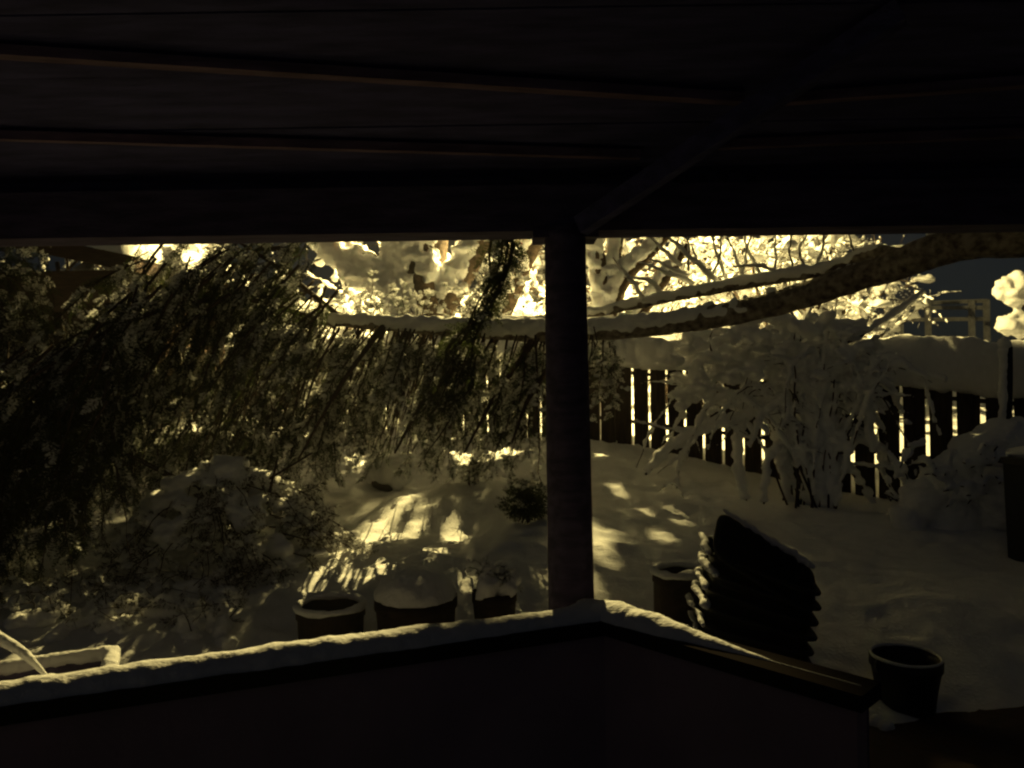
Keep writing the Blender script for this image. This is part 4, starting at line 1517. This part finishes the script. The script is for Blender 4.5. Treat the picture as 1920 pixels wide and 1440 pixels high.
words = ['lowest', 'second lowest', 'third', 'fourth', 'fifth', 'sixth', 'seventh', 'eighth']
tm = tray_mesh(.44, .32, .085)
Y_S = 3.05
N_T = 8
for k in range(N_T):
    s = k / (N_T - 1)
    cpx = 1390 + 20 * s + rnd.uniform(-4, 4)
    cpy = 1290 - 200 * s
    c = P(cpx, cpy, Y_S)
    tl = math.radians(13 + 7 * s)
    R = Matrix.Rotation(tl, 4, 'Y') @ Matrix.Rotation(rnd.uniform(-.22, .10), 4, 'Z') @ Matrix.Rotation(math.radians(6), 4, 'X')
    lab = ('lowest tray of the tilted stack beside the tall pot', 'tray one up from the bottom of the tilted stack', 'tray two up from the bottom of the tilted stack', 'tray three up from the bottom of the tilted stack',
           'tray four up from the bottom of the tilted stack', 'tray three below the top of the nested stack', 'tray directly below the top one of the nested stack', 'topmost nested tray, just under the slanting deep tray')[k]
    th = thing('nursery_tray', lab, 'tray', c, 'stack of dark trays')
    th.matrix_world = Matrix.Translation(Vector(c)) @ R
    ob = bpy.data.objects.new('shell', tm)
    if not tm.materials:
        tm.materials.append(M_PLASTIC)
    COL.objects.link(ob)
    ob.parent = th
    mb = MB()
    yy = np.linspace(-.175, rnd.uniform(.05, .15), 30)
    tube(mb, np.stack([-.232 + .006 * np.sin(yy * 30 + k), yy, np.full(30, .086)], -1), rnd.uniform(.010, .017), 9, .5, .05, k * 7, sx=1.3, sz=.8)
    ob = link(remeshed(mb, 'snow', .008, .006, .03), 'snow', M_SNOW, None, True)
    ob.parent = th
dt = tray_mesh(.44, .24, .09)
dt.materials.append(M_PLASTIC)
c = P(1425, 1062, 2.98)
th = thing('deep_tray', 'deep dark tray lying slanted across the top of the tray stack', 'tray', c, 'stack of dark trays')
th.matrix_world = Matrix.Translation(Vector(c)) @ Matrix.Rotation(math.radians(33), 4, 'Y') @ Matrix.Rotation(math.radians(38), 4, 'X') @ Matrix.Translation((0, 0, -.05))
ob = bpy.data.objects.new('shell', dt)
COL.objects.link(ob)
ob.parent = th
mb = MB()
for q in range(10):
    blob(mb, (-.20 + .40 * q / 9, .132, .09), (.03, .02, rnd.uniform(.010, .018)), 2, .25, .03, q)
ob = link(remeshed(mb, 'snow', .008, .006, .03), 'snow', M_SNOW, None, True)
ob.parent = th

# ------------------------------------------------------------------ planter trough and curved stem at lower left
tg = thing('planter_trough', 'dark rectangular planter trough with a snow-lined rim at lower left', 'planter', P(60, 1290, 1.95))
r0, r1 = P(-260, 1268, 2.0), P(212, 1220, 2.25)
zt = (r0[2] + r1[2]) / 2
r0[2] = r1[2] = r1[2]
zt = r1[2]
dv = (r1 - r0) / np.linalg.norm(r1 - r0)
pv = np.array([dv[1], -dv[0], 0])
f0, f1 = r0 + pv * .24, r1 + pv * .24
for a, b in ((r0, r1), (f0, f1)):
    mb = MB()
    aa_, bb_ = a.copy(), b.copy()
    aa_[2] = bb_[2] = zt - .2
    plank(mb, aa_, bb_, .38, .03)
    mb.build('long_side', M_WOOD, tg)
for a, b in ((r0, f0), (r1, f1)):
    mb = MB()
    d_ = (b - a) / np.linalg.norm(b - a) * .016
    aa_, bb_ = a + d_, b - d_
    aa_[2] = bb_[2] = zt - .2
    plank(mb, aa_, bb_, .38, .03)
    mb.build('end_side', M_WOOD, tg)
mb = MB()
mid = (r0 + f1) / 2
mid[2] = zt - .25
R = np.stack([dv, pv, np.array([0, 0, 1.0])], axis=1)
box(mb, mid, (np.linalg.norm(r1 - r0) - .035, .20, .05), R)
mb.build('soil', M_CLAY, tg)
mb = MB()
tube(mb, np.linspace(r0 + [0, 0, -.005], r1 + [0, 0, -.005], 80), .023, 12, .12, .03, 3)
tube(mb, np.linspace(r1 + [0, 0, -.005], f1 + [0, 0, -.005], 30), .023, 12, .12, .03, 5)
blob(mb, f1 + dv * .05 + pv * .0 + np.array([0, 0, .0]), .022, 2, .1, .02)
tube(mb, np.linspace(f0 + [0, 0, -.005], f1 + [0, 0, -.005], 80), .02, 12, .12, .03, 6)
link(remeshed(mb, 'rim_snow', .008, .004, .02), 'rim_snow', M_SNOW, tg, True)

cs = thing('arching_stem', 'snow-covered stem arching down over the half wall at the left edge', 'stem', P(90, 1275, 1.62))
pth = smooth_path([P(-120, 1178, 1.72), P(-60, 1182, 1.70), P(0, 1200, 1.68), P(45, 1228, 1.65), P(92, 1275, 1.62)], 60)
mb = MB()
tube(mb, pth, [.005, .003], 6)
mb.build('stalk', M_TWIG, cs, True)
mb = MB()
tube(mb, pth, [.014, .014, .0135, .010, .003], 12, .14, .025, 3, lift=.003)
mb.build('snow', M_SNOW, cs, True)

# ------------------------------------------------------------------ thin scattering volume added to lift the yard's shadows and soften contrast
mb = MB()
box(mb, (0, 20, 12), (130, 130, 32))
fill_haze = mb.build('fill_haze', M_SNOW)
fill_haze['kind'] = 'stuff'
M_HAZE = bpy.data.materials.new('fill_haze_volume')
M_HAZE.use_nodes = True
_t = M_HAZE.node_tree
_t.nodes.remove(_t.nodes['Principled BSDF'])
_v = _t.nodes.new('ShaderNodeVolumePrincipled')
_v.inputs['Color'].default_value = (0.95, 0.95, 0.97, 1)
_v.inputs['Density'].default_value = 0.0018
_v.inputs['Anisotropy'].default_value = 0.3
_t.links.new(_v.outputs[0], _t.nodes['Material Output'].inputs['Volume'])
fill_haze.data.materials[0] = M_HAZE
sc.cycles.volume_bounces = 0
